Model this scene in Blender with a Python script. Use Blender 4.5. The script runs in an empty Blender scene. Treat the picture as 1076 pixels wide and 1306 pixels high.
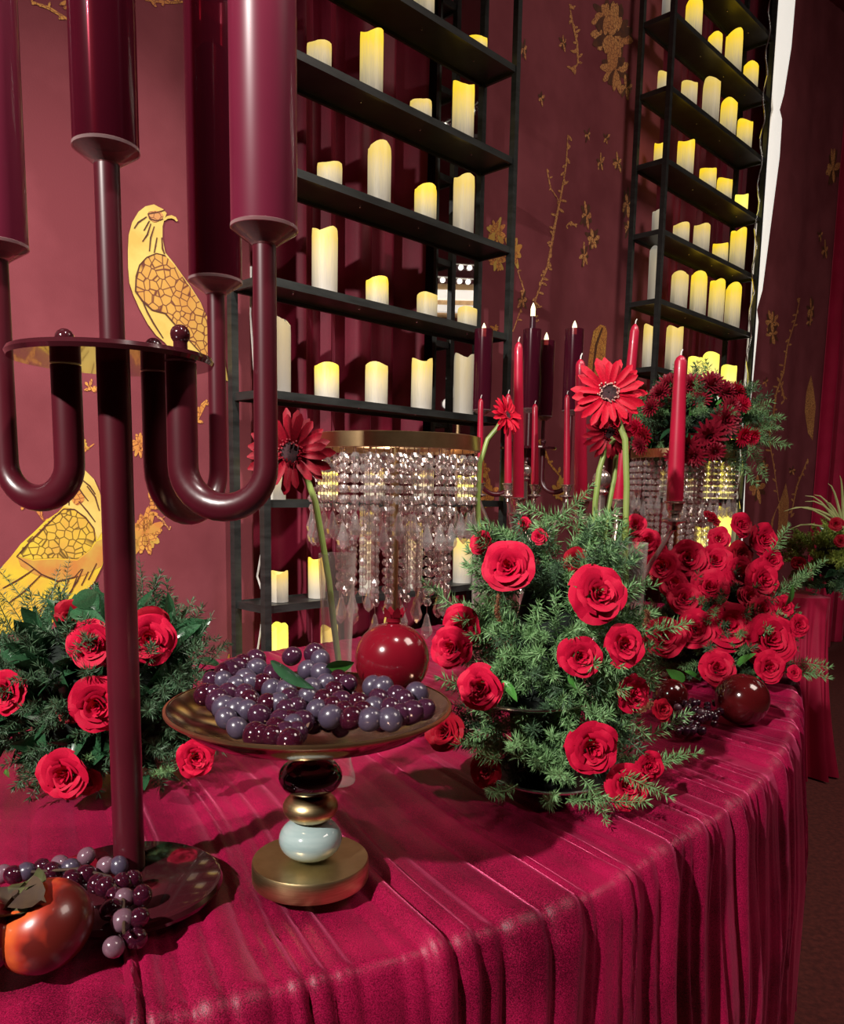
import bpy, math, random
import numpy as np
from mathutils import Vector, Matrix

random.seed(7)
rng = np.random.RandomState(11)
SC = bpy.context.scene
COL = SC.collection

# ------------------------------------------------------------------ camera, world, lights, exposure
F, PITCH, ROLL, CX, CY = 1027.0, 0.1335, 0.0175, 538.0, 763.6
EYE = Vector((0.0, 0.0, 1.178))
cam_d = bpy.data.cameras.new('camera')
cam = bpy.data.objects.new('camera', cam_d); COL.objects.link(cam)
cam_d.sensor_fit = 'VERTICAL'; cam_d.sensor_height = 24.0
cam_d.lens = F * 24.0 / 1306.0
cam_d.shift_y = (CY - 653.0) / 1306.0
cam_d.clip_start = 0.02
cam.matrix_world = Matrix.Translation(EYE) @ Matrix.Rotation(math.pi / 2 - PITCH, 4, 'X') @ Matrix.Rotation(ROLL, 4, 'Z')
SC.camera = cam

w = bpy.data.worlds.new('world'); SC.world = w; w.use_nodes = True
w.node_tree.nodes['Background'].inputs[0].default_value = (1.0, 0.72, 0.62, 1)
w.node_tree.nodes['Background'].inputs[1].default_value = 0.03

def lamp(name, kind, loc, target, energy, color, **kw):
    d = bpy.data.lights.new(name, kind); d.energy = energy; d.color = color
    for k, v in kw.items(): setattr(d, k, v)
    o = bpy.data.objects.new(name, d); COL.objects.link(o)
    o.location = loc
    o.rotation_euler = (Vector(target) - Vector(loc)).to_track_quat('-Z', 'Y').to_euler()
    return o
lamp('key_spot', 'SPOT', (-1.70, -1.40, 2.95), (-0.1, 1.35, 0.80), 790.0, (1.0, 0.94, 0.88), spot_size=1.2, spot_blend=0.85, shadow_soft_size=0.05)
lamp('wall_fill_spot', 'SPOT', (0.55, 0.05, 3.9), (-0.68, 2.08, 0.80), 430.0, (1.0, 0.90, 0.84), spot_size=0.75, spot_blend=0.7, shadow_soft_size=0.06)  # added spot that brightens the bird drape; no such fixture known
lamp('fill_area', 'AREA', (2.7, 0.8, 4.2), (1.2, 1.6, 0.4), 80.0, (1.0, 0.86, 0.76), size=1.6)  # added soft fill from the upper right, stands for no visible fixture

vs = SC.view_settings
vs.view_transform = 'Standard'; vs.look = 'None'; vs.gamma = 1.0; vs.use_curve_mapping = False
vs.exposure = 0.0

# ------------------------------------------------------------------ pixel helpers (only used to find real places)
cp, sp_, cr, sr = math.cos(PITCH), math.sin(PITCH), math.cos(ROLL), math.sin(ROLL)
def ray(px, py):
    a, b = px - CX, py - CY
    u = (cr * a + sr * b) / F; v = (-sr * a + cr * b) / F
    return Vector((u, cp - v * sp_, -sp_ - v * cp))
def at_z(px, py, z):
    d = ray(px, py); return EYE + d * ((z - EYE.z) / d.z)
def at_y(px, py, y):
    d = ray(px, py); return EYE + d * (y / d.y)
def zc(P):
    return P.y * cp - (P.z - EYE.z) * sp_
def m_of(npx, P):
    return npx * zc(P) / F
WA = Vector((-0.4417, 2.26, 0)); WT = Vector((math.cos(0.8045), math.sin(0.8045), 0)); WN = Vector((-WT.y, WT.x, 0))
def at_w(px, py, off=0.0):
    d = ray(px, py); k = (off - WN.dot(EYE - WA)) / WN.dot(d); return EYE + d * k
def s_of(P): return WT.dot(P - WA)
def s_px(px, off, py=640): return s_of(at_w(px, py, off))
def wp(s, z, off): return WA + WT * s + WN * off + Vector((0, 0, z))

# ------------------------------------------------------------------ materials
MATS = {}
def nodes_of(name):
    m = bpy.data.materials.new(name); m.use_nodes = True
    nt = m.node_tree; b = nt.nodes['Principled BSDF']
    MATS[name] = m
    return m, nt, b
def N(nt, kind, **kw):
    n = nt.nodes.new(kind)
    for k, v in kw.items(): setattr(n, k, v)
    return n
def ramp(nt, fac, stops, interp='LINEAR'):
    r = N(nt, 'ShaderNodeValToRGB'); r.color_ramp.interpolation = interp
    e = r.color_ramp.elements
    while len(e) < len(stops): e.new(0.5)
    for i, (p, c) in enumerate(stops):
        e[i].position = p; e[i].color = (c[0], c[1], c[2], 1)
    nt.links.new(fac, r.inputs[0]); return r.outputs[0]
def noise(nt, scale, detail=4, coord='Object', rough=0.55, mapping=None):
    t = N(nt, 'ShaderNodeTexCoord'); n = N(nt, 'ShaderNodeTexNoise')
    n.inputs['Scale'].default_value = scale; n.inputs['Detail'].default_value = detail; n.inputs['Roughness'].default_value = rough
    if mapping:
        mp = N(nt, 'ShaderNodeMapping'); mp.inputs['Scale'].default_value = mapping
        nt.links.new(t.outputs[coord], mp.inputs[0]); nt.links.new(mp.outputs[0], n.inputs[0])
    else: nt.links.new(t.outputs[coord], n.inputs[0])
    return n.outputs['Fac']
def bump(nt, b, h, strength=0.3, dist=0.002):
    bp = N(nt, 'ShaderNodeBump'); bp.inputs['Strength'].default_value = strength; bp.inputs['Distance'].default_value = dist
    nt.links.new(h, bp.inputs['Height']); nt.links.new(bp.outputs[0], b.inputs['Normal'])
def mat(name, c0, c1=None, rough=0.5, metal=0.0, scale=12.0, mapping=None, bmp=0.0, bscale=None, bdist=0.002, spread=(0.35, 0.65), **kw):
    m, nt, b = nodes_of(name)
    c1 = c1 or tuple(x * 0.75 for x in c0)
    f = noise(nt, scale, mapping=mapping)
    nt.links.new(ramp(nt, f, [(spread[0], c0), (spread[1], c1)]), b.inputs['Base Color'])
    b.inputs['Roughness'].default_value = rough; b.inputs['Metallic'].default_value = metal
    for k, v in kw.items(): b.inputs[k.replace('_', ' ')].default_value = v
    if bmp: bump(nt, b, noise(nt, bscale or scale * 4), bmp, bdist)
    return m
def velvet(name, c0, c1, sheen, rough=0.5, tint=(1, .35, .5), sparkle=0.0, tw=None):
    m, nt, b = nodes_of(name)
    f = noise(nt, 5.0, 5)
    g = noise(nt, 800.0, 2)
    mx = N(nt, 'ShaderNodeMath', operation='ADD'); nt.links.new(f, mx.inputs[0])
    ms = N(nt, 'ShaderNodeMath', operation='MULTIPLY_ADD'); nt.links.new(g, ms.inputs[0]); ms.inputs[1].default_value = 1.1; ms.inputs[2].default_value = -0.55
    nt.links.new(ms.outputs[0], mx.inputs[1])
    nt.links.new(ramp(nt, mx.outputs[0], [(0.3, c0), (0.75, c1)]), b.inputs['Base Color'])
    b.inputs['Roughness'].default_value = rough
    b.inputs['Sheen Weight'].default_value = sheen; b.inputs['Sheen Roughness'].default_value = 0.28
    b.inputs['Sheen Tint'].default_value = (*tint, 1)
    b.inputs['Specular IOR Level'].default_value = 0.25
    if sparkle: bump(nt, b, g, sparkle, 0.0015)
    return m
velvet('table_velvet', (.06, .0006, .009), (.38, .006, .058), 0.85, 0.42, (1, .15, .33), 0.25)
velvet('curtain_velvet', (.10, .002, .012), (.20, .006, .03), 0.5, 0.55, (1, .25, .38), 0.2)
velvet('far_velvet', (.30, .005, .032), (.44, .012, .058), 0.8, 0.55, (1, .3, .4), 0.2)
mat('printed_cloth', (.26, .063, .078), (.19, .042, .053), rough=.85, scale=3.5, bmp=.25, bscale=260, mapping=(1, 1, 1), Specular_IOR_Level=.15)
mat('wall_paint', (.05, .008, .012), rough=.9)
mat('ceiling_cloth', (.10, .006, .014), (.16, .01, .02), rough=.8, scale=2)
mat('carpet', (.17, .035, .028), (.09, .018, .016), rough=.95, scale=60, bmp=.6, bscale=400)
mat('black_steel', (.014, .016, .015), (.032, .036, .034), rough=.38, scale=9, mapping=(1, 1, 6), bmp=.15, bscale=40)
mat('screw_steel', (.8, .8, .78), rough=.25, metal=1)
mat('wine_metal', (.075, .005, .012), (.052, .004, .009), rough=.33, scale=6, Coat_Weight=.35, Coat_Roughness=.25)
mat('wine_lacquer', (.035, .006, .009), (.05, .008, .012), rough=.12, scale=4, Coat_Weight=.6)
mat('dark_wax', (.045, .002, .014), (.085, .004, .032), rough=.35, scale=5)
mat('red_wax', (.40, .006, .034), (.33, .005, .026), rough=.36, scale=10, Coat_Weight=.3)
mat('brass', (.62, .47, .25), (.50, .36, .18), rough=.36, metal=1, scale=30, mapping=(1, 1, 20), bmp=.06, bscale=200)
mat('gold_ring', (.68, .46, .24), (.52, .34, .17), rough=.34, metal=1, scale=25)
mat('copper_plate', (.46, .31, .22), (.40, .26, .18), rough=.13, metal=1, scale=8)
mat('pewter', (.60, .48, .43), (.45, .34, .30), rough=.2, metal=.85, scale=20)
mat('brown_bead', (.018, .008, .008), (.03, .012, .01), rough=.08, scale=14, Coat_Weight=1)
mat('celadon', (.22, .32, .32), (.36, .45, .44), rough=.12, scale=9, mapping=(1, 1, 7), Coat_Weight=.8)
mat('rose_red', (.55, .005, .042), (.45, .004, .030), rough=.6, scale=25, Specular_IOR_Level=.15)
mat('rose_deep', (.34, .003, .016), (.24, .002, .012), rough=.6, scale=25, Specular_IOR_Level=.15)
mat('gerbera_red', (.56, .003, .026), (.40, .002, .016), rough=.55, scale=30, Specular_IOR_Level=.2)
mat('gerbera_deep', (.27, .002, .014), (.18, .002, .010), rough=.55, scale=30, Specular_IOR_Level=.2)  # deep crimson, with the shade on the left gerbera put into the colour
mat('gerbera_eye', (.012, .003, .004), (.05, .006, .012), rough=.8, scale=300)
mat('mum_red', (.30, .004, .022), (.20, .003, .018), rough=.55, scale=30)
mat('pollen', (.55, .30, .25), rough=.7)
mat('stem_green', (.20, .30, .06), (.26, .32, .09), rough=.45, scale=20)
mat('fern_green', (.095, .23, .075), (.22, .38, .16), rough=.5, scale=18)
mat('fern_dark', (.035, .085, .04), (.065, .13, .06), rough=.5, scale=18)
mat('fern_rusty', (.16, .09, .03), (.25, .05, .03), rough=.6, scale=30)
mat('leaf_dark', (.018, .060, .026), (.03, .095, .04), rough=.22, scale=22)
mat('leaf_bright', (.05, .20, .03), (.08, .26, .05), rough=.28, scale=22)
mat('leaf_yellow', (.30, .36, .06), (.20, .28, .05), rough=.45, scale=22)
mat('grass_pale', (.42, .42, .18), (.30, .34, .12), rough=.6, scale=22)
mat('foam_dark', (.006, .012, .008), rough=.95, bmp=1, bscale=90)  # foam core near black: shade in the foliage gaps put into its colour
mat('pomegranate_red', (.19, .005, .014), (.10, .003, .008), rough=.16, scale=5, Coat_Weight=.6, bmp=.1, bscale=25)
mat('pomegranate_dark', (.085, .005, .006), (.05, .003, .004), rough=.14, scale=6, Coat_Weight=.7)
mat('calyx_brown', (.03, .012, .007), (.06, .03, .010), rough=.8, scale=60)
mat('calyx_olive', (.07, .08, .015), (.03, .02, .008), rough=.75, scale=40)
mat('grape_purple', (.030, .008, .022), (.05, .012, .03), rough=.16, scale=60, Coat_Weight=.5)
mat('grape_dusty', (.085, .07, .105), (.028, .012, .034), rough=.3, scale=55, Coat_Weight=.6, Coat_Roughness=.1)
mat('grape_wine', (.045, .005, .014), (.022, .003, .010), rough=.12, scale=50, Coat_Weight=.7, Subsurface_Weight=.15)
mat('grape_rose', (.20, .11, .14), (.09, .035, .06), rough=.22, scale=55, Coat_Weight=.7)
mat('black_tin', (.01, .01, .01), rough=.3)
mat('silver_rim', (.75, .73, .70), rough=.2, metal=1)
mat('white_cable', (.75, .72, .68), rough=.5)
mat('print_gold', (.62, .40, .07), (.62, .24, .05), rough=.7, scale=9, spread=(.42, .6))
mat('print_cream', (.80, .62, .16), (.70, .48, .10), rough=.7, scale=14)
mat('print_brown', (.08, .025, .014), (.13, .04, .016), rough=.7, scale=40)
mat('print_yellow', (.78, .62, .04), (.78, .45, .05), rough=.7, scale=12)

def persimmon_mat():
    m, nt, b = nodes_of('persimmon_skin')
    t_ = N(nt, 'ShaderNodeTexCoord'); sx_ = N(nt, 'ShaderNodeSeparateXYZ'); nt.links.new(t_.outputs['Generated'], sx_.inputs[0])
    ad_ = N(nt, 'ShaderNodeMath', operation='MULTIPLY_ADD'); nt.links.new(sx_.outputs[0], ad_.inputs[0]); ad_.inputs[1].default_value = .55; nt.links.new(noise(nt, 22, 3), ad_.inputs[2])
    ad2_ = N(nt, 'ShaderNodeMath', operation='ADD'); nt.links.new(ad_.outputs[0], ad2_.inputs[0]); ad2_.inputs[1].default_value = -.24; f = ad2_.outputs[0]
    nt.links.new(ramp(nt, f, [(.34, (.58, .10, .022)), (.5, (.36, .03, .014)), (.62, (.10, .010, .008))]), b.inputs['Base Color'])  # mottled skin, with the candelabra's shadow on one side painted into the colour
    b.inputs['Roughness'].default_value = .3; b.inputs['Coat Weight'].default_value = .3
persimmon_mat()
def scales_mat(name, c0, c1, line, scale):
    m, nt, b = nodes_of(name)
    t = N(nt, 'ShaderNodeTexCoord'); v = N(nt, 'ShaderNodeTexVoronoi', feature='DISTANCE_TO_EDGE'); v.inputs['Scale'].default_value = scale
    nt.links.new(t.outputs['Object'], v.inputs['Vector'])
    base = ramp(nt, noise(nt, 8, 3), [(.35, c0), (.65, c1)])
    mask = ramp(nt, v.outputs['Distance'], [(.03, (0, 0, 0)), (.09, (1, 1, 1))])
    mx = N(nt, 'ShaderNodeMix', data_type='RGBA')
    nt.links.new(mask, mx.inputs['Factor']); mx.inputs['A'].default_value = (*line, 1); nt.links.new(base, mx.inputs['B'])
    nt.links.new(mx.outputs['Result'], b.inputs['Base Color']); b.inputs['Roughness'].default_value = .7
scales_mat('print_scales_gold', (.80, .58, .05), (.70, .40, .06), (.16, .09, .012), 52)
scales_mat('print_scales_orange', (.62, .30, .06), (.68, .40, .08), (.16, .04, .02), 46)
scales_mat('print_orange', (.75, .38, .07), (.62, .22, .05), (.30, .08, .03), 70)
scales_mat('print_copper', (.72, .36, .12), (.58, .24, .08), (.25, .07, .03), 62)
def clear_mat(name, col, fac, rough=.03, tint=(1, 1, 1)):
    m, nt, b = nodes_of(name)
    nt.nodes.remove(b)
    tr = N(nt, 'ShaderNodeBsdfTransparent'); tr.inputs[0].default_value = (*tint, 1)
    pr = N(nt, 'ShaderNodeBsdfPrincipled'); pr.inputs['Roughness'].default_value = rough
    f = noise(nt, 8); nt.links.new(ramp(nt, f, [(.3, col), (.7, tuple(c * .85 for c in col))]), pr.inputs['Base Color'])
    pr.inputs['Coat Weight'].default_value = .5
    lw = N(nt, 'ShaderNodeLayerWeight'); lw.inputs[0].default_value = .3
    ma = N(nt, 'ShaderNodeMath', operation='MULTIPLY_ADD'); nt.links.new(lw.outputs['Facing'], ma.inputs[0]); ma.inputs[1].default_value = fac[1]; ma.inputs[2].default_value = fac[0]
    ma.use_clamp = True
    mx = N(nt, 'ShaderNodeMixShader'); nt.links.new(ma.outputs[0], mx.inputs[0]); nt.links.new(tr.outputs[0], mx.inputs[1]); nt.links.new(pr.outputs[0], mx.inputs[2])
    nt.links.new(mx.outputs[0], nt.nodes['Material Output'].inputs[0])
clear_mat('wine_glass', (.10, .008, .022), (.26, .55), .16, (.60, .22, .28))
clear_mat('wine_satin', (.17, .014, .040), (.86, .14), .34, (.45, .08, .14))
clear_mat('smoke_glass', (.12, .012, .035), (.45, .45), .20, (.55, .2, .22))
clear_mat('clear_cup', (.62, .42, .42), (.15, .55), .10, (.85, .62, .62))
def glass_mat(name, col, rough=0.0, ior=1.5):
    m, nt, b = nodes_of(name)
    f = noise(nt, 20); nt.links.new(ramp(nt, f, [(.3, col), (.7, tuple(c * .95 for c in col))]), b.inputs['Base Color'])
    b.inputs['Transmission Weight'].default_value = 1; b.inputs['Roughness'].default_value = rough; b.inputs['IOR'].default_value = ior
def pale_glass(name, col, f0, f1, metal, rough, tint):
    m, nt, b = nodes_of(name)
    tr = N(nt, 'ShaderNodeBsdfTransparent'); tr.inputs[0].default_value = (*tint, 1)
    nt.links.new(ramp(nt, noise(nt, 20), [(.3, col), (.7, tuple(c * .9 for c in col))]), b.inputs['Base Color'])
    b.inputs['Metallic'].default_value = metal; b.inputs['Roughness'].default_value = rough
    lw = N(nt, 'ShaderNodeLayerWeight'); lw.inputs[0].default_value = .5
    pw = N(nt, 'ShaderNodeMath', operation='POWER'); nt.links.new(lw.outputs['Facing'], pw.inputs[0]); pw.inputs[1].default_value = 2.0
    ma = N(nt, 'ShaderNodeMath', operation='MULTIPLY_ADD'); nt.links.new(pw.outputs[0], ma.inputs[0]); ma.inputs[1].default_value = f1; ma.inputs[2].default_value = f0
    mx = N(nt, 'ShaderNodeMixShader'); nt.links.new(ma.outputs[0], mx.inputs[0]); nt.links.new(tr.outputs[0], mx.inputs[1]); nt.links.new(b.outputs[0], mx.inputs[2])
    nt.links.new(mx.outputs[0], nt.nodes['Material Output'].inputs[0])
pale_glass('vase_glass', (.70, .63, .58), .05, .65, .0, .05, (.97, .95, .94))
pale_glass('crystal', (.92, .88, .86), .38, .40, .75, .10, (1, .97, .96))
def mirror_mat():
    m, nt, b = nodes_of('mirror_glass')
    nt.links.new(ramp(nt, noise(nt, 3), [(.3, (.85, .84, .84)), (.7, (.8, .79, .79))]), b.inputs['Base Color'])
    b.inputs['Metallic'].default_value = 1; b.inputs['Roughness'].default_value = .02
mirror_mat()
def wax_mat(name, top, mid, low, e_top, e_low):
    # wax lit from inside by its own lamp, strongest near the rim
    m, nt, b = nodes_of(name)
    t = N(nt, 'ShaderNodeTexCoord'); s = N(nt, 'ShaderNodeSeparateXYZ'); nt.links.new(t.outputs['Generated'], s.inputs[0])
    n = noise(nt, 5, 3, 'Generated', mapping=(4, 4, .6))
    ad = N(nt, 'ShaderNodeMath', operation='MULTIPLY_ADD'); nt.links.new(n, ad.inputs[0]); ad.inputs[1].default_value = .35; nt.links.new(s.outputs[2], ad.inputs[2])
    nt.links.new(ramp(nt, ad.outputs[0], [(.2, (.46, .43, .38)), (1.0, (.48, .36, .12))]), b.inputs['Base Color'])
    nt.links.new(ramp(nt, ad.outputs[0], [(.25, low), (.75, mid), (1.15, top)]), b.inputs['Emission Color'])
    st = N(nt, 'ShaderNodeMapRange'); nt.links.new(ad.outputs[0], st.inputs[0]); st.inputs[1].default_value = .3; st.inputs[2].default_value = 1.1
    st.inputs[3].default_value = e_low; st.inputs[4].default_value = e_top
    nt.links.new(st.outputs[0], b.inputs['Emission Strength'])
    b.inputs['Roughness'].default_value = .45; b.inputs['Subsurface Weight'].default_value = .0
    bump(nt, b, noise(nt, 9, 4, 'Generated', mapping=(3, 3, .5)), .25, .004)
wax_mat('wax_bright', (1, .66, .02), (1, .74, .16), (.9, .82, .6), 1.05, .10)
wax_mat('wax_warm', (1, .72, .16), (1, .80, .42), (.85, .82, .68), 0.70, .08)
wax_mat('wax_dim', (.9, .85, .7), (.8, .78, .68), (.7, .7, .6), .26, .07)
wax_mat('wax_full', (1, .86, .10), (1, .86, .14), (1, .84, .2), 1.2, .9)
def emit(name, col, strength):
    m, nt, b = nodes_of(name)
    nt.links.new(ramp(nt, noise(nt, 6), [(.2, col), (.8, tuple(c * .93 for c in col))]), b.inputs['Emission Color'])
    b.inputs['Base Color'].default_value = (*col, 1); b.inputs['Emission Strength'].default_value = strength
emit('flame_led', (1, .86, .55), 1.6)
emit('bulb_glow', (1, .93, .82), 6.0)
emit('lamp_strip', (1, .95, .86), .75)

# ------------------------------------------------------------------ mesh building
class MB:
    def __init__(s): s.v = []; s.f = []; s.mi = []; s.cur = 0
    def add(s, vs, fs):
        o = len(s.v); s.v += [tuple(x) for x in vs]; s.f += [tuple(i + o for i in f) for f in fs]; s.mi += [s.cur] * len(fs)
    def box(s, c, size, ax=None):
        c = Vector(c); X, Y, Z = ax or (Vector((1, 0, 0)), Vector((0, 1, 0)), Vector((0, 0, 1)))
        h = [x / 2 for x in size]; vs = []
        for k in (-1, 1):
            for j in (-1, 1):
                for i in (-1, 1): vs.append(c + X * (i * h[0]) + Y * (j * h[1]) + Z * (k * h[2]))
        s.add(vs, [(0, 2, 3, 1), (4, 5, 7, 6), (0, 1, 5, 4), (2, 6, 7, 3), (0, 4, 6, 2), (1, 3, 7, 5)])
    def tube(s, path, r, n=10, cap=True):
        path = [Vector(p) for p in path]; L = len(path)
        rs = r if hasattr(r, '__len__') else [r] * L
        t0 = (path[1] - path[0]).normalized()
        up = Vector((0, 0, 1)) if abs(t0.z) < .9 else Vector((1, 0, 0))
        u = t0.cross(up).normalized(); vs = []
        for i, p in enumerate(path):
            t = (path[min(i + 1, L - 1)] - path[max(i - 1, 0)]).normalized()
            u = (u - t * u.dot(t)).normalized(); q = t.cross(u)
            for k in range(n):
                a = 2 * math.pi * k / n; vs.append(p + (u * math.cos(a) + q * math.sin(a)) * rs[i])
        fs = [(i * n + k, i * n + (k + 1) % n, (i + 1) * n + (k + 1) % n, (i + 1) * n + k) for i in range(L - 1) for k in range(n)]
        if cap: fs += [tuple(range(n - 1, -1, -1)), tuple(range((L - 1) * n, L * n))]
        s.add(vs, fs)
    def lathe(s, prof, o=(0, 0, 0), n=28, close=False):
        o = Vector(o); vs = []; fs = []; L = len(prof)
        for (r, z) in prof:
            for k in range(n):
                a = 2 * math.pi * k / n; vs.append(o + Vector((r * math.cos(a), r * math.sin(a), z)))
        for i in range(L - 1):
            for k in range(n): fs.append((i * n + k, i * n + (k + 1) % n, (i + 1) * n + (k + 1) % n, (i + 1) * n + k))
        if close:
            if prof[0][0] > 1e-6: fs.append(tuple(range(n - 1, -1, -1)))
            if prof[-1][0] > 1e-6: fs.append(tuple(range((L - 1) * n, L * n)))
        s.add(vs, fs)
    def grid(s, P):                      # P[i][j] array of points
        a = len(P); b = len(P[0])
        s.add([p for row in P for p in row], [(i * b + j, (i + 1) * b + j, (i + 1) * b + j + 1, i * b + j + 1) for i in range(a - 1) for j in range(b - 1)])
    def sphere(s, c, r, n=14, m=9, sz=1.0):
        s.lathe([(max(1e-5, r * math.sin(math.pi * i / m)), -r * sz * math.cos(math.pi * i / m)) for i in range(m + 1)], c, n)
    def mesh(s, name, mats, smooth=35):
        me = bpy.data.meshes.new(name); me.from_pydata(s.v, [], s.f)
        for m in (mats if isinstance(mats, (list, tuple)) else [mats]): me.materials.append(MATS[m])
        if any(s.mi): me.polygons.foreach_set('material_index', s.mi)
        if smooth:
            me.polygons.foreach_set('use_smooth', [True] * len(s.f))
            me.update(); me.set_sharp_from_angle(angle=math.radians(smooth))
        me.update(); return me
WPOS = {}
def put(name, me, parent=None, M=None):
    o = bpy.data.objects.new(name, me); COL.objects.link(o)
    if parent: o.parent = parent
    if M is not None: o.matrix_local = M
    return o
def tag(o, label=None, cat=None, group=None, kind=None):
    for k, v in (('label', label), ('category', cat), ('group', group), ('kind', kind)):
        if v: o[k] = v
    return o
def thing(name, loc, label, cat, group=None):
    o = bpy.data.objects.new(name, None); COL.objects.link(o); o.empty_display_size = .05
    o.location = loc; WPOS[o] = Vector(loc); return tag(o, label, cat, group)
def part(name, mb, mats, parent, smooth=35):      # mb is in world coordinates
    o0 = WPOS[parent]; mb.v = [(v[0] - o0.x, v[1] - o0.y, v[2] - o0.z) for v in mb.v]
    o = put(name, mb.mesh(name, mats, smooth), parent); WPOS[o] = o0; return o
def solo(name, mb, mats, loc, label, cat, group=None, smooth=35, kind=None):
    loc = Vector(loc); mb.v = [(v[0] - loc.x, v[1] - loc.y, v[2] - loc.z) for v in mb.v]
    o = put(name, mb.mesh(name, mats, smooth)); o.location = loc; WPOS[o] = loc
    return tag(o, label, cat, group, kind)
def struct(name, mb, mats, smooth=35): return solo(name, mb, mats, (0, 0, 0), None, None, smooth=smooth, kind='structure')
def align(d, twist=0.0):
    q = Vector(d).to_track_quat('Z', 'Y').to_matrix().to_4x4(); return q @ Matrix.Rotation(twist, 4, 'Z')
def TRS(P, d, twist, sc):
    if not hasattr(sc, '__len__'): sc = (sc,) * 3
    return Matrix.Translation(P) @ align(d, twist) @ Matrix.Diagonal((*sc, 1))
def copy_tree(o, parent=None):
    c = o.copy(); COL.objects.link(c)
    if parent: c.parent = parent
    for ch in o.children: copy_tree(ch, c)
    return c
ORD = ['first', 'second', 'third', 'fourth', 'fifth', 'sixth', 'seventh', 'eighth', 'ninth', 'tenth']

# value noise in 1D / 2D for folds
def vnoise(x, seed):
    r = np.random.RandomState(seed).rand(512); x = np.asarray(x, float); i = np.floor(x).astype(int); f = x - i; f = f * f * (3 - 2 * f)
    return r[i % 512] * (1 - f) + r[(i + 1) % 512] * f
def ridge(x, seed): return 1 - np.abs(2 * vnoise(x, seed) - 1)

# ------------------------------------------------------------------ the setting
H = 4.45
m = MB(); m.box((0.5, 2.0, -0.02), (9.0, 13.0, 0.04)); struct('floor', m, 'carpet')
m = MB(); m.grid([[(x, y + .0, H + .05 * math.sin(x * 9)) for x in np.arange(-4, 5.01, .1)] for y in (-4.5, 0, 4, 8.5)]); struct('ceiling', m, 'ceiling_cloth')
m = MB(); m.box(wp(2.0, H / 2, .50), (8.4, .04, H), (WT, WN, Vector((0, 0, 1)))); struct('wall_back', m, 'wall_paint')
m = MB(); m.box((-4.0, 0, H / 2), (.05, 9.0, H)); struct('wall_left', m, 'wall_paint')
m = MB(); m.box((5.0, 2.0, H / 2), (.05, 13.0, H)); struct('wall_right', m, 'ceiling_cloth')
m = MB(); m.box((.5, -4.5, H / 2), (9.0, .05, H)); struct('wall_front', m, 'wall_paint')

# drapes hang along the back wall; fold(s) gives the cloth's depth
def drape(name, s0, s1, off, fold, matn, label, ds=.012, top=None):
    ss = np.arange(s0, s1 + ds, ds); zs = np.linspace(0.005, H - .03, 24)
    m = MB(); m.grid([[wp(s, z, off + fold(s, z)) for z in zs] for s in ss])
    # a hem turned back at both sides gives the cloth its thickness
    for s in (ss[0], ss[-1]):
        sg = 1 if s == ss[0] else -1
        m.grid([[wp(s + sg * e, z, off + fold(s, z) + g) for z in zs] for e, g in ((0, 0), (-.003 * sg * sg, .004), (.02, .006))])
    t = thing(name, wp((s0 + s1) / 2, 0, off), label, 'curtain')
    part('cloth', m, matn, t, 60); return t
f_flat = lambda s, z: .0012 * math.sin(s * 5 + .4 * z)
f_soft = lambda s, z: .014 * math.sin(s * 7 + .25 * z) + .003 * math.sin(s * 21 + 1)
def f_pleat(s, z): return .030 * math.sin(s * 46 + .6 * math.sin(z * .8)) + .018 * math.sin(s * 23 + 1.3 + .2 * z) + .008 * math.sin(s * 101)
E_B = s_px(317, .22); E_M0 = s_px(553, .215); E_M1 = s_px(604, .215); E_C0 = s_px(606, .22); E_C1 = s_px(812, .22)
bird_drape = drape('printed_drape', -2.2, E_B, .22, f_flat, 'printed_cloth', 'dusty wine drape printed with golden birds, behind the tall candelabra', .03)
drape('velvet_curtain', E_B - .04, E_M0 + .04, .33, f_pleat, 'curtain_velvet', 'pleated burgundy velvet curtain behind the candles of the left black rack')
mid_drape = drape('printed_drape', E_C0, E_C1, .22, f_soft, 'printed_cloth', 'dark wine drape printed with copper flowers, hanging between the two black racks', .02)
drape('velvet_curtain', E_C1 - .05, s_px(990, .33, 300) - .10, .36, f_pleat, 'curtain_velvet', 'dark pleated velvet curtain behind the candles of the right black rack')
s_r0 = s_px(962, .22, 480); s_r1 = s_px(1046, .22, 480)
right_drape = drape('printed_drape', s_r0, s_r1, .22, f_soft, 'printed_cloth', 'dark printed drape right of the white lit gap beside the right rack', .02)
drape('velvet_curtain', s_r1 + .0, s_r1 + 1.1, .20, lambda s, z: .05 * math.sin(s * 17) + .015 * math.sin(s * 39), 'far_velvet', 'bright crimson velvet curtain at the far right edge of the photo')
# bright gap between the drape and the rack, pinched where the drape is tied
pts = [(0, 1003, 22), (60, 999, 20), (120, 992, 15), (140, 990, 8), (152, 990, 14), (200, 986, 16), (300, 973, 16), (370, 966, 12), (395, 962, 6), (410, 962, 10), (480, 956, 9), (540, 950, 8), (600, 947, 7), (660, 944, 9), (760, 938, 9), (880, 932, 9)]
m = MB(); G = []
for (py, px, wd) in [(-140, 1016, 22)] + pts:
    G.append([at_w(px - wd / 2, py, .20), at_w(px - wd / 6, py, .19), at_w(px + wd / 6, py, .19), at_w(px + wd / 2, py, .20)])
m.grid(G)
b = MB(); b.grid([[p + WN * .012 for p in reversed(r)] for r in G])
t = thing('light_panel', (G[-1][1].x, G[-1][1].y, 0), 'tall narrow white lit strip between the right rack and the printed drape', 'light')
part('diffuser', m, 'lamp_strip', t); part('backing', b, 'white_cable', t)
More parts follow.
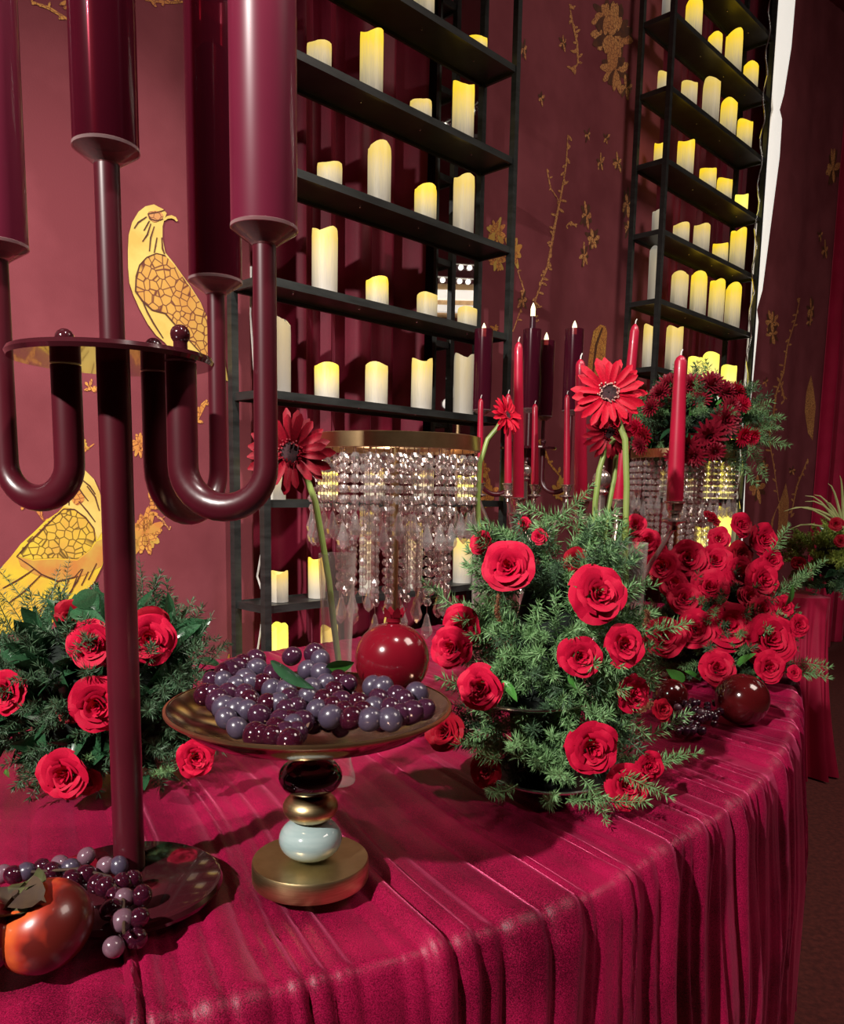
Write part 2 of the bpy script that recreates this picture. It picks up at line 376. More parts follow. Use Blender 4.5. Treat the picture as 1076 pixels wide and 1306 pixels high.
# mirror
m = MB(); m.box(wp((E_M0 + E_M1) / 2, 1.9, .222), (E_M1 - E_M0, .012, 3.8), (WT, WN, Vector((0, 0, 1))))
t = thing('mirror', wp((E_M0 + E_M1) / 2, 0, .30), 'tall narrow mirror behind the right end of the left black rack', 'mirror')
part('mirror_glass', m, 'mirror_glass', t)
m = MB()
for s in (E_M0 - .006, E_M1 + .006): m.box(wp(s, 1.9, .222), (.010, .014, 3.8), (WT, WN, Vector((0, 0, 1))))
part('frame', m, 'black_steel', t)

# prints on the drapes: flat shapes of gold and copper lying on the cloth
def print_pt(px, py, fold, lift):
    P = at_w(px, py, .22)
    for _ in range(3): P = at_w(px, py, .22 + fold(s_of(P), P.z) - lift)
    return P
def blob(mb, poly, fold, lift=.0012, centre=True):
    P = [print_pt(x, y, fold, lift) for x, y in poly]
    c = print_pt(sum(p[0] for p in poly) / len(poly), sum(p[1] for p in poly) / len(poly), fold, lift)
    n = len(P)
    if centre: mb.add(P + [c], [(i, (i + 1) % n, n) for i in range(n)])
    else: mb.add(P, [tuple(range(n))])
def smooth_poly(p, k=3):
    out = []; n = len(p)
    for i in range(n):
        p0, p1, p2, p3 = p[i - 1], p[i], p[(i + 1) % n], p[(i + 2) % n]
        for j in range(k):
            t = j / k
            out.append(tuple(.5 * (2 * p1[c] + (p2[c] - p0[c]) * t + (2 * p0[c] - 5 * p1[c] + 4 * p2[c] - p3[c]) * t * t + (3 * p1[c] - p0[c] - 3 * p2[c] + p3[c]) * t ** 3) for c in (0, 1)))
    return out
def stroke(mb, pts, wd, fold, lift=.002):
    P = [print_pt(x, y, fold, lift) for x, y in pts]; n = len(pts); L = []; R = []
    for i, (x, y) in enumerate(pts):
        a = pts[max(i - 1, 0)]; b_ = pts[min(i + 1, n - 1)]; dx, dy = b_[0] - a[0], b_[1] - a[1]; l = math.hypot(dx, dy) or 1
        k = wd * (.35 + .65 * math.sin(math.pi * (i + .5) / n)); L.append(print_pt(x - dy / l * k, y + dx / l * k, fold, lift)); R.append(print_pt(x + dy / l * k, y - dx / l * k, fold, lift))
    mb.grid([L, R])
def conv(pts, ox, oy, sc): return [(ox + x / sc, oy + y / sc) for x, y in pts]
def motif(name, parent, layers):
    root = None
    for nm, mt, mb in layers:
        if root is None: root = part(name, mb, mt, parent, 0)
        else: part(nm, mb, mt, root, 0)
    return root
# upper bird (zoom frame 150,250 scale 5.68)
c1 = lambda p: conv(p, 150, 250, 5.68)
body = MB(); blob(body, c1([(262, 60), (200, 75), (150, 115), (105, 190), (80, 280), (74, 400), (76, 520), (85, 630), (115, 720), (160, 820), (220, 930), (280, 1010), (340, 1060), (420, 1150), (480, 1210), (560, 1235), (660, 1250), (760, 1330), (800, 1340), (760, 1100), (700, 960), (640, 860), (600, 770), (525, 650), (470, 575), (410, 490), (345, 410), (325, 310), (325, 220), (340, 165), (355, 125), (330, 95), (290, 75)]), f_flat, .0040, False)
wing = MB(); blob(wing, c1([(280, 420), (210, 445), (160, 500), (135, 580), (130, 680), (180, 755), (240, 820), (340, 850), (400, 920), (470, 990), (560, 1090), (660, 1190), (740, 1230), (720, 1050), (660, 900), (600, 775), (525, 660), (460, 570), (400, 490), (345, 430)]), f_flat, .0046, False)
stroke(body, c1([(335, 175), (360, 155), (390, 150), (415, 160), (432, 182)]), 2.0, f_flat, .0041)
lines = MB()
for p in ([(345, 100), (280, 120), (220, 130), (235, 165), (280, 180), (330, 165)], [(210, 150), (150, 190), (120, 235)], [(240, 200), (215, 280), (180, 330)], [(265, 220), (240, 300), (230, 400)], [(285, 300), (275, 360), (265, 410)], [(230, 180), (190, 250)], [(345, 430), (280, 415), (210, 445), (160, 500), (135, 580), (130, 690), (180, 760), (250, 825), (345, 850), (450, 970), (560, 1090), (660, 1200)], [(180, 760), (215, 840), (265, 930), (330, 1030)], [(320, 300), (325, 380), (340, 420)]):
    stroke(lines, c1(p), 1.1, f_flat, .0054)
eye = MB(); blob(eye, smooth_poly(c1([(225, 115), (300, 110), (330, 150), (275, 190), (225, 160)])), f_flat, .0052)
motif('bird_print', bird_drape, [('', 'print_cream', body), ('wing_print', 'print_scales_orange', wing), ('outline_print', 'print_brown', lines), ('cheek_print', 'print_copper', eye)])
# lower bird (zoom frame 0,560 scale 5.68)
c2 = lambda p: conv(p, 0, 560, 5.68)
body = MB(); blob(body, c2([(412, 255), (440, 225), (500, 197), (560, 200), (620, 230), (680, 290), (720, 380), (745, 470), (755, 570), (755, 680), (770, 800), (740, 920), (680, 1040), (560, 1160), (450, 1250), (380, 1330), (200, 1400), (-60, 1420), (-160, 1300), (-60, 990), (0, 940), (80, 850), (150, 760), (250, 670), (330, 590), (420, 530), (465, 480), (485, 400), (475, 320), (455, 280)]), f_flat, .0040, False)
neck = MB(); blob(neck, c2([(412, 255), (440, 225), (500, 197), (560, 200), (620, 230), (680, 290), (720, 380), (745, 470), (755, 570), (745, 660), (705, 730), (680, 640), (620, 560), (540, 510), (465, 490), (485, 400), (475, 320), (455, 280)]), f_flat, .0046, False)
wing = MB(); blob(wing, c2([(520, 500), (600, 545), (660, 620), (690, 730), (650, 800), (560, 870), (400, 860), (230, 870), (125, 845), (190, 740), (290, 650), (400, 550), (460, 515)]), f_flat, .0046, False)
fan = MB(); blob(fan, c2([(125, 850), (240, 880), (400, 870), (560, 880), (650, 810), (700, 740), (755, 720), (768, 800), (735, 920), (600, 990), (420, 1030), (250, 980), (150, 920)]), f_flat, .0046, False)
lines = MB()
for p in ([(415, 255), (450, 240), (500, 235), (540, 250)], [(465, 260), (500, 310), (560, 340), (600, 400), (640, 450)], [(590, 290), (650, 340), (690, 400)], [(630, 340), (690, 420), (720, 520)], [(570, 450), (630, 520), (690, 600)], [(520, 350), (500, 430), (500, 480)], [(460, 505), (540, 510), (620, 570), (680, 650), (690, 740)], [(120, 850), (220, 740), (330, 630), (460, 505)], [(120, 850), (210, 910), (300, 980), (420, 1030), (540, 1000), (590, 940)], [(420, 1030), (350, 1150), (290, 1250)], [(500, 1020), (430, 1140), (360, 1240)], [(560, 990), (520, 1100), (440, 1190)], [(640, 960), (590, 1060)], [(600, 940), (560, 1030), (500, 1120)], [(300, 980), (180, 1100), (60, 1190)], [(250, 940), (130, 1020), (20, 1080)], [(700, 900), (640, 1020)]):
    stroke(lines, c2(p), 1.0, f_flat, .0054)
eye = MB(); blob(eye, smooth_poly(c2([(495, 265), (515, 245), (535, 262), (515, 285)])), f_flat, .0056)
thr = MB(); blob(thr, smooth_poly(c2([(530, 350), (590, 380), (610, 440), (560, 480), (520, 440)])), f_flat, .0052)
motif('bird_print', bird_drape, [('', 'print_yellow', body), ('neck_print', 'print_cream', neck), ('wing_print', 'print_scales_gold', wing), ('fan_print', 'print_gold', fan), ('outline_print', 'print_brown', lines), ('eye_print', 'print_brown', eye), ('throat_print', 'print_orange', thr)])
def petal_poly(x, y, l, wd, ang):
    c, s = math.cos(ang), math.sin(ang)
    return [(x + c * a * l - s * b * wd, y + s * a * l + c * b * wd) for a, b in ((0, 0), (.25, .38), (.6, .5), (.9, .3), (1, 0), (.9, -.3), (.6, -.5), (.25, -.38))]
def flower(parent, cx, cy, r, fold, mt='print_orange', n=9, sx=1.0, name='flower_print'):
    a = MB(); b2 = MB()
    for k in range(int(n * 1.5)):
        an = k * 2.4 + random.random() * .5; q = petal_poly(0, 0, r * random.uniform(.6, 1.15), r * .36, an)
        blob(a if k % 2 else b2, [(cx + x * sx, cy + y) for x, y in q], fold, .0012 + .0003 * (k % 4))
    motif(name, parent, [('', mt, a), ('petal_print', 'print_gold' if mt == 'print_orange' else 'print_brown', b2)])
def branch(parent, pts, fold, mt='print_orange', wd=1.3, leaf=8, every=2, dens=14):
    a = MB(); b2 = MB(); pp = []
    for i in range(len(pts) - 1):
        for j in range(4): pp.append((pts[i][0] + (pts[i + 1][0] - pts[i][0]) * j / 4, pts[i][1] + (pts[i + 1][1] - pts[i][1]) * j / 4))
    pp.append(pts[-1]); stroke(a, pp, wd, fold, .0012)
    for i, (x, y) in enumerate(pp):
        if i % every == 0: blob(b2, petal_poly(x, y, leaf * random.uniform(.6, 1.3), leaf * .42, random.uniform(0, 6.28)), fold, .0018)
    r_ = motif('branch_print', parent, [('', mt, a), ('leaf_print', mt, b2)]); r_.children[0]['kind'] = 'stuff'
B = bird_drape
flower(B, 103, 565, 12, f_flat, 'print_orange', 8); branch(B, [(96, 592), (104, 578), (120, 566)], f_flat, 'print_orange', 1.4, 6, 3)
flower(B, 66, 624, 14, f_flat, 'print_orange', 9, .8); branch(B, [(26, 628), (42, 642), (56, 664)], f_flat, 'print_orange', 2.4, 14, 1)
flower(B, 178, 566, 17, f_flat, 'print_orange', 9, .75); branch(B, [(186, 572), (204, 594)], f_flat, 'print_orange', 1.6, 8, 2)
flower(B, 184, 680, 32, f_flat, 'print_orange', 16, .7); branch(B, [(186, 660), (198, 636), (212, 614)], f_flat, 'print_orange', 2, 13, 1)
branch(B, [(244, 552), (252, 532), (264, 510)], f_flat, 'print_orange', 2.5, 11, 1)
branch(B, [(196, 655), (206, 662), (216, 676)], f_flat, 'print_copper', 1.2, 5, 2)
branch(B, [(112, 492), (122, 500)], f_flat, 'print_orange', 2, 9, 1)
flower(B, 237, 818, 15, f_flat, 'print_orange', 6, 1.1); flower(B, 290, 846, 12, f_flat, 'print_orange', 5, .6); flower(B, 205, 792, 10, f_flat, 'print_orange', 5, .7)
branch(B, [(40, 2), (62, 10), (92, 28)], f_flat, 'print_orange', 2, 8, 1); branch(B, [(92, 0), (97, 20), (99, 50), (95, 76)], f_flat, 'print_orange', 1.8, 14, 2); branch(B, [(185, 0), (215, 3), (240, 2)], f_flat, 'print_orange', 2, 9, 1)
D = mid_drape
for (x, y, r, sx, n, mt) in ((780, 45, 40, .62, 26, 'print_copper'), (785, 88, 30, .6, 14, 'print_copper'), (798, 112, 16, .6, 8, 'print_copper'), (772, 20, 26, .7, 12, 'print_copper'), (668, 62, 17, .35, 5, 'print_copper'), (690, 125, 12, .5, 4, 'print_copper'), (749, 172, 10, .5, 5, 'print_copper'), (773, 176, 10, .5, 4, 'print_copper'), (766, 208, 14, .4, 7, 'print_copper'), (788, 208, 14, .45, 7, 'print_copper'), (748, 275, 20, .42, 10, 'print_copper'), (756, 305, 18, .6, 9, 'print_copper'), (745, 325, 16, .42, 8, 'print_copper'), (800, 260, 22, .4, 9, 'print_copper'), (802, 290, 16, .5, 7, 'print_copper'), (632, 296, 20, .6, 12, 'print_orange'), (654, 320, 24, .55, 14, 'print_orange'), (634, 332, 18, .6, 10, 'print_orange'), (666, 384, 14, .5, 7, 'print_copper'), (631, 418, 7, .9, 5, 'print_orange'), (718, 55, 12, .5, 6, 'print_copper'), (610, 600, 24, .7, 10, 'print_orange'), (712, 625, 18, .6, 8, 'print_orange'), (622, 630, 22, .6, 9, 'print_orange')):
    flower(D, x, y, r, f_soft, mt, n, sx)
branch(D, [(724, 172), (722, 210), (716, 245), (708, 285), (703, 315), (698, 340), (690, 360), (682, 385), (680, 410)], f_soft, 'print_copper', 1.4, 8, 1)
branch(D, [(697, 215), (702, 240), (712, 255)], f_soft, 'print_copper', 1, 5, 2); branch(D, [(726, 5), (730, 30), (736, 55), (737, 80), (730, 92)], f_soft, 'print_copper', 1.2, 8, 1)
branch(D, [(722, 288), (728, 283), (735, 290)], f_soft, 'print_copper', 1.2, 5, 2); branch(D, [(660, 345), (668, 370), (664, 395), (655, 420)], f_soft, 'print_copper', 1, 6, 2)
branch(D, [(690, 560), (700, 590), (716, 610)], f_soft, 'print_orange', 1.4, 8, 1); branch(D, [(640, 590), (655, 560), (668, 540)], f_soft, 'print_copper', 1.2, 7, 1)
a = MB(); blob(a, [(765, 414), (757, 422), (752, 445), (748, 480), (770, 480), (772, 450), (774, 424), (772, 416)], f_soft, .0015); b2 = MB(); stroke(b2, [(768, 418), (760, 440), (756, 475)], 1.6, f_soft, .0022); motif('bird_print', D, [('', 'print_orange', a), ('outline_print', 'print_brown', b2)])
R_ = right_drape
for (x, y, r, sx, n) in ((984, 412, 18, .5, 12), (985, 425, 14, .6, 8), (1034, 395, 16, .35, 8), (1032, 410, 10, .4, 5), (1052, 320, 16, .3, 7), (1062, 215, 26, .35, 12), (1046, 300, 10, .4, 5), (966, 622, 22, .5, 9), (975, 595, 12, .5, 6), (1010, 600, 8, .6, 5), (976, 487, 7, .6, 4)):
    flower(R_, x, y, r, f_soft, 'print_copper', n, sx)
branch(R_, [(1020, 380), (1014, 408), (1004, 440), (999, 475), (990, 500), (986, 530), (980, 560), (986, 590), (993, 640)], f_soft, 'print_copper', 1, 6, 1); branch(R_, [(994, 485), (998, 500), (1000, 510)], f_soft, 'print_copper', 1.2, 6, 2); branch(R_, [(1030, 585), (1016, 620), (1008, 660)], f_soft, 'print_copper', 1, 6, 1)
a = MB(); blob(a, [(1034, 478), (1028, 500), (1026, 525), (1030, 552), (1036, 562), (1038, 540), (1040, 518), (1037, 495)], f_soft, .0015); motif('bird_print', R_, [('', 'print_copper', a)])
a = MB(); blob(a, [(1002, 616), (994, 640), (984, 662), (978, 690), (990, 700), (1004, 672), (1006, 640)], f_soft, .0015); motif('bird_print', R_, [('', 'print_copper', a)])

# ------------------------------------------------------------------ black racks with candles
S_L0, S_R0, RW, RD = 0.0, 2.147, 1.063, .150
ZL = lambda k: EYE.z - .0357 + .3 * k
ZR = lambda k: EYE.z + .2812 + .3 * k
AX = (WT, WN, Vector((0, 0, 1)))
def rack(s0, zf, ks, label):
    t = thing('candle_rack', wp(s0 + RW / 2, 0, RD / 2), label, 'rack')
    for s in (s0, s0 + RW):
        for o in (0, RD):
            m = MB(); m.box(wp(s, 2.02, o), (.022, .022, 4.04), AX); part('post', m, 'black_steel', t)
    for k in ks:
        z = zf(k); m = MB(); m.box(wp(s0 + RW / 2, z - .004, RD / 2), (RW, RD, .008), AX)
        m.box(wp(s0 + RW / 2, z - .008, 0), (RW, .010, .022), AX); m.box(wp(s0 + RW / 2, z - .008, RD), (RW, .010, .022), AX)
        m.box(wp(s0, z - .008, RD / 2), (.010, RD, .022), AX); m.box(wp(s0 + RW, z - .008, RD / 2), (.010, RD, .022), AX)
        sh = part('shelf', m, 'black_steel', t, 0)
        for q in range(4):
            m = MB(); m.sphere(wp(s0 + RW * (.14 + .24 * q), z - .009, RD * .45), .004, 6, 4); part('screw', m, 'screw_steel', sh)
    return t
rack(S_L0, ZL, range(-3, 10), 'tall black metal shelf rack of pillar candles left of centre')
rack(S_R0, ZR, range(-4, 9), 'tall black metal shelf rack of pillar candles farther right')

def candle_mesh(seed, matn):
    r = np.random.RandomState(seed); m = MB(); n = 22
    ph = r.rand(4) * 6.28; tilt = r.rand() * .5; nr = 9
    rim = [1 - .045 * (1 + math.sin(2 * math.pi * k / n * 2 + ph[0])) - .05 * tilt * (1 + math.cos(2 * math.pi * k / n + ph[1])) for k in range(n)]
    rows = []
    for j in range(nr + 1):
        f = j / nr; row = []
        for k in range(n):
            a = 2 * math.pi * k / n
            rr = 1 + .035 * math.sin(5 * a + ph[2]) * f + .02 * math.sin(9 * a + ph[3]) - .03 * (f > .95)
            row.append((rr * math.cos(a), rr * math.sin(a), rim[k] * f))
        rows.append(row)
    rows.append([(x * .80, y * .80, z - .004) for x, y, z in rows[-1]])
    rows.append([(x * .85, y * .85, z - .10) for x, y, z in rows[-1]])
    rows.append([(x * .05, y * .05, z) for x, y, z in rows[-1]])
    rows.insert(0, [(x * .02, y * .02, 0) for x, y, z in rows[0]])
    vs = [p for row in rows for p in row]
    m.add(vs, [(i * n + k, i * n + (k + 1) % n, (i + 1) * n + (k + 1) % n, (i + 1) * n + k) for i in range(len(rows) - 1) for k in range(n)])
    return m.mesh('pillar_candle', matn, 50)
CM = {(v, mt): candle_mesh(v * 7 + 3, mt) for v in range(5) for mt in ('wax_bright', 'wax_warm', 'wax_dim', 'wax_full')}
def candle(px, py_top, w_, zb, off, mt, label, group, var, lean=0.0, py_bot=None):
    P = at_w(px, py_top, off); s = s_of(P); r = w_ * zc(P) / F / 2; h = max(P.z - zb, .03) * 1.06
    o = bpy.data.objects.new('pillar_candle', CM[(var % 5, mt)]); COL.objects.link(o)
    o.location = wp(s, zb, off); o.scale = (r, r, h); o.rotation_euler = (0, lean, var * 1.1)
    tag(o, label, 'candle', group)
KW = {'b': 'wax_bright', 'w': 'wax_warm', 'd': 'wax_dim', 'f': 'wax_full'}
def size_word(h): return 'short' if h < .10 else ('mid-height' if h < .17 else 'tall')
COLW = {'b': 'yellow-glowing', 'w': 'warm-lit ivory', 'd': 'pale ivory', 'f': 'bright yellow-lit'}
LEFT = [(5, [(541, -22, 27, 'w'), (609, 50, 25, 'b')]),
        (4, [(407, 58, 31, 'w'), (474, 44, 30, 'b'), (537, 131, 28, 'w'), (591, 110, 28, 'b')]),
        (3, [(420, 210, 32, 'w'), (484, 187, 30, 'w'), (543, 240, 28, 'b'), (592, 227, 27, 'w')]),
        (2, [(414, 294, 33, 'w'), (481, 356, 29, 'b'), (545, 376, 26, 'w'), (596, 394, 25, 'w')]),
        (1, [(356, 408, 28, 'd'), (417, 465, 31, 'b'), (480, 465, 29, 'w'), (538, 460, 27, 'w'), (592, 455, 26, 'd')]),
        (0, [(350, 585, 28, 'w'), (418, 603, 26, 'f'), (478, 598, 26, 'w'), (540, 600, 26, 'w'), (596, 608, 25, 'f')]),
        (-1, [(356, 729, 22, 'w'), (404, 712, 22, 'b'), (470, 650, 22, 'w'), (528, 668, 22, 'w'), (590, 689, 24, 'w')]),
        (-2, [(356, 797, 22, 'f'), (420, 800, 22, 'w'), (500, 790, 22, 'w')])]
RIGHT = [(6, [(853, -12, 15, 'd'), (886, 4, 21, 'b'), (912, 46, 18, 'b'), (937, 44, 21, 'b'), (958, 83, 18, 'b')]),
         (5, [(847, 94, 16, 'w'), (879, 107, 20, 'w'), (908, 104, 21, 'w'), (930, 131, 20, 'b'), (950, 155, 19, 'b')]),
         (4, [(842, 184, 15, 'b'), (875, 182, 21, 'b'), (903, 217, 21, 'b'), (924, 230, 19, 'b'), (946, 249, 16, 'f')]),
         (3, [(838, 270, 12, 'd'), (869, 287, 20, 'w'), (895, 288, 20, 'w'), (919, 312, 19, 'b'), (942, 294, 19, 'b')]),
         (2, [(836, 318, 15, 'd'), (867, 350, 21, 'w'), (892, 349, 20, 'b'), (915, 359, 19, 'b'), (936, 364, 19, 'b')]),
         (1, [(830, 416, 18, 'w'), (861, 419, 21, 'w'), (888, 456, 20, 'f'), (907, 451, 20, 'f'), (930, 467, 19, 'f')]),
         (0, [(846, 540, 18, 'w'), (870, 520, 18, 'w'), (900, 540, 18, 'b'), (930, 560, 20, 'f')]),
         (-1, [(850, 600, 18, 'w'), (880, 610, 18, 'w'), (908, 590, 18, 'f'), (928, 590, 20, 'f')]),
         (-2, [(895, 672, 18, 'f'), (925, 648, 18, 'f'), (942, 640, 12, 'd')])]
v = 0
for rows, zf, side, top in ((LEFT, ZL, 'left', 5), (RIGHT, ZR, 'right', 7)):
    for k, cs in rows:
        for i, (px, py, w_, c) in enumerate(cs):
            off = .115 if (side == 'right' and i == 0) else .065
            zb = zf(k) + .001; hh = at_w(px, py, off).z - zb; v += 1
            candle(px, py, w_, zb, off, KW[c], '%s %s candle, %s from left on %s shelf down of %s rack' % (size_word(hh), COLW[c], ORD[i], ORD[top - k], side), 'pillar candles on the %s rack' % side, v)
# white supply cable running down the left rack
m = MB(); m.tube([at_w(x, y, .17) for x, y in ((320, 340), (320, 365), (319, 400), (322, 440), (324, 470), (330, 520), (333, 590), (331, 640), (334, 700), (328, 735), (336, 760), (333, 800), (326, 845), (322, 880))], .0032, 6)
solo('power_cable', m, 'white_cable', at_w(322, 880, .17), 'thin white cable hanging down the left end of the left rack', 'cable')
m = MB(); pp = []
for i in range(60):
    y = -30 + i * 11.5; x = 984 - (y + 30) * .062 + 2.2 * math.sin(i * 1.3); pp.append(at_w(x, y, -.02))
m.tube(pp, .004, 5); solo('fairy_light_cable', m, 'screw_steel', pp[-1], 'silvery light cable twisted around the far post of the right rack', 'cable')

# ------------------------------------------------------------------ the big curved table under its velvet cloth
TZ = .75
edge_px = [(92, 1302), (178, 1289), (300, 1259), (400, 1233), (570, 1188), (742, 1132), (852, 1069), (940, 1013), (990, 963), (1012, 912)]
E_ = [at_z(x, y, TZ).to_2d() for x, y in edge_px]
E_ = [Vector((-1.75, -.02)), Vector((-1.1, .27)), Vector((-.62, .455))] + E_ + [Vector((.905, 1.92)), Vector((1.03, 2.25)), Vector((1.10, 2.6)), Vector((1.08, 2.95)), Vector((.99, 3.2))]
def resample(P, n):
    out = []
    for i in range(len(P) - 1):
        p0 = P[max(i - 1, 0)]; p1 = P[i]; p2 = P[i + 1]; p3 = P[min(i + 2, len(P) - 1)]
        for j in range(20):
            t = j / 20; out.append(.5 * (2 * p1 + (p2 - p0) * t + (2 * p0 - 5 * p1 + 4 * p2 - p3) * t * t + (3 * p1 - p0 - 3 * p2 + p3) * t ** 3))
    out.append(P[-1]); A = np.array([tuple(p) for p in out])
    for _ in range(14): A[1:-1] = .25 * A[:-2] + .5 * A[1:-1] + .25 * A[2:]
    L = np.r_[0, np.cumsum(np.hypot(*np.diff(A, axis=0).T))]; q = np.linspace(0, L[-1], n)
    return np.c_[np.interp(q, L, A[:, 0]), np.interp(q, L, A[:, 1])], q
NU = 1150
EA, EU = resample(E_, NU)
TG = np.gradient(EA, axis=0); TG /= np.linalg.norm(TG, axis=1)[:, None]
OUT = np.c_[TG[:, 1], -TG[:, 0]]
SPL = np.array([tuple((wp(s, 0, -.10)).to_2d()) for s in np.linspace(-1.9, 1.75, NU)])
_r = np.random.RandomState(5); CRK = np.cumsum(_r.choice([.016, .022, .030, .042, .058], 400, p=[.2, .25, .25, .2, .1])) - .4; CRA = _r.uniform(.006, .0175, 400)
def fold_h(u, q):
    # u: length along the rim, q: path parameter, ruched folds running over the rim
    sh = u + .10 * np.minimum(q, 0) + .006 * np.sin(q * 16 + u * 5) + .012 * vnoise(u * 9 + 3, 5) * np.minimum(q, 0)
    wv = sh + .012 * vnoise(sh * 14, 2)
    a = ridge(wv * 13, 1) ** 2.2 * .012 + ridge(wv * 31, 3) ** 2 * .0065 + vnoise(wv * 70, 4) * .0012
    B_ = np.interp(wv, CRK, np.arange(len(CRK))); kk = np.clip(B_.astype(int), 0, len(CRA) - 1); tt_ = B_ - kk
    puff = CRA[kk] * (.62 + .38 * np.sin(q * 7 + kk * 1.7)) * (1 - np.abs(2 * tt_ - 1) ** 2.4)
    a = a * .6 + puff
    d = ridge(wv * 15, 7) ** 1.3 * .026 + ridge(wv * 38, 9) ** 1.3 * .010
    tt = np.clip((q + .005) / .05, 0, 1); tt = tt * tt * (3 - 2 * tt)
    fade = np.clip(1 + q / .9, .25, 1)
    grow = .35 + .65 * np.clip(q / .30, 0, 1)
    return a * fade * (1 - tt) - .004 + tt * (a * .9 + d * grow)
RB = .011
qs = np.r_[-np.geomspace(1.0, .02, 46), np.linspace(-.015, .045, 14), np.linspace(.06, .735, 34)]
P3 = np.zeros((NU, len(qs), 3))
for j, q in enumerate(qs):
    if q <= 0:
        f = -q; base = EA * (1 - f) + SPL * f; dist = np.linalg.norm(SPL - EA, axis=1)
        z = np.full(NU, TZ); nx = np.zeros((NU, 3)); nx[:, 2] = 1
        h = fold_h(EU, np.full(NU, q))
        P3[:, j, :2] = base - OUT * RB; P3[:, j, 2] = z + h - .013
    else:
        arc = RB * math.pi / 2; h = fold_h(EU, np.full(NU, q))
        if q < arc:
            a = q / RB; off = RB * math.sin(a) - RB; dz = RB * math.cos(a) - RB; c, s = math.cos(a), math.sin(a)
        else: off = 0; dz = -RB - (q - arc); c, s = 0, 1
        P3[:, j, :2] = EA + OUT * (off + h * s + (.02 * max(0, q - .1)))[:, None]; P3[:, j, 2] = TZ - .013 + dz + h * c
P3[:, :, 2] = np.maximum(P3[:, :, 2], .004)
m = MB(); nv = len(qs)
m.v = [tuple(p) for p in P3.reshape(-1, 3)]
m.f = [(i * nv + j, (i + 1) * nv + j, (i + 1) * nv + j + 1, i * nv + j + 1) for i in range(NU - 1) for j in range(nv - 1)]; m.mi = [0] * len(m.f)
solo('tablecloth', m, 'table_velvet', (0, 1.4, TZ - .01), 'ruched crimson velvet cloth draped over the big curved table in front', 'tablecloth', smooth=80)
t = thing('banquet_table', (0, 1.4, 0), 'long curved table hidden under the ruched crimson velvet cloth', 'table')
m = MB(); st = range(0, NU, 16)
ins = [(Vector((*(EA[i] - OUT[i] * .03), 0)), Vector((*SPL[i], 0))) for i in st]
top = [[a + Vector((0, 0, TZ - .024)), b_ + Vector((0, 0, TZ - .024))] for a, b_ in ins]; bot = [[b_ + Vector((0, 0, TZ - .045)), a + Vector((0, 0, TZ - .045))] for a, b_ in ins]
m.grid(top); m.grid(bot); m.grid([[r[0], b_[1]] for r, b_ in zip(top, bot)]); m.grid([[b_[0], r[1]] for r, b_ in zip(top, bot)])
part('tabletop', m, 'black_steel', t)
for i in (150, 430, 700, 1000):
    for P in ((Vector((*(EA[i] - OUT[i] * .12), 0))), Vector((*(.15 * EA[i] + .85 * SPL[i]), 0))):
        m = MB(); m.tube([P, P + Vector((0, 0, TZ - .035))], .02, 10); part('leg', m, 'black_steel', t)

# ------------------------------------------------------------------ tall wine-red candelabra with tube holders
def candelabra(base, stem, arms, zs, label, detail=True, tube_mat='wine_glass', extra=()):
    zb, zdisc, ztube, zc_tube, LT = zs; RT = .031
    t = thing('candelabra', (stem.x, stem.y, zb), label, 'candelabra')
    bx, by, br = base
    m = MB(); m.lathe([(0.001, 0), (br, 0), (br + .001, .004), (br - .001, .0085), (br - .004, .010), (.001, .010)], (bx, by, zb), 56); part('base', m, 'wine_lacquer', t)
    m = MB(); S = Vector((stem.x, stem.y, 0)); Z = lambda z: S + Vector((0, 0, z))
    m.tube([Z(zb + .009), Z(zdisc - .004)], .0162, 22); part('stem', m, 'wine_metal', t)
    m = MB(); m.tube([Z(zdisc + .004), Z(zc_tube + .006)], .0122, 22); part('stem', m, 'wine_metal', t)
    m = MB(); m.lathe([(.001, -.004), (.097, -.004), (.099, 0), (.097, .004), (.001, .004)], (S.x, S.y, zdisc), 56); part('disc', m, 'wine_lacquer', t)
    def cup(P, z0, mt):  # tube with its clear cone seat
        m = MB(); m.lathe([(RT - .001, .0185), (RT, .022), (RT, LT), (RT - .003, LT), (RT - .003, .024), (.012, .010), (.001, .008)], (P.x, P.y, z0), 32)
        c = part('glass_tube', m, mt, t); m = MB(); m.lathe([(.001, .004), (.0115, .004), (.0135, .006), (RT + .0006, .0185), (RT + .0006, .0215), (RT - .001, .0225), (.012, .011), (.001, .010)], (P.x, P.y, z0), 32); part('cone_seat', m, 'clear_cup', c)
    cup(S, zc_tube, tube_mat)
    for (ax, ay, r0, rt) in arms:
        A = Vector((ax, ay, 0)); d = (A - S).to_2d().normalized(); d = Vector((d.x, d.y, 0)); B_ = S + d * r0
        zlow = zdisc - .105; half = (A - B_).length / 2; mid = (A + B_) / 2
        pts = [B_ + Vector((0, 0, zdisc - .005)), B_ + Vector((0, 0, zlow + .03))]
        for k in range(17):
            a = math.pi + math.pi * k / 16; pts.append(mid + d * (half * math.cos(a)) + Vector((0, 0, zlow + half * .92 * math.sin(a))))
        pts += [A + Vector((0, 0, zlow + .04)), A + Vector((0, 0, ztube + .006))]
        m = MB(); m.tube(pts, list(np.interp(range(len(pts)), [0, 6, 13, len(pts) - 1], [rt, rt * 1.02, rt * .90, rt * .74])), 20); arm = part('arm', m, 'wine_metal', t)
        m = MB(); m.sphere(B_ + Vector((0, 0, zdisc + .022)), .0098, 14, 8); m.tube([B_ + Vector((0, 0, zdisc)), B_ + Vector((0, 0, zdisc + .017))], .007, 12); part('bolt', m, 'wine_lacquer', arm)
        cup(A, ztube, ('wine_satin' if rt > .0145 else 'wine_glass') if detail else tube_mat)
    return t
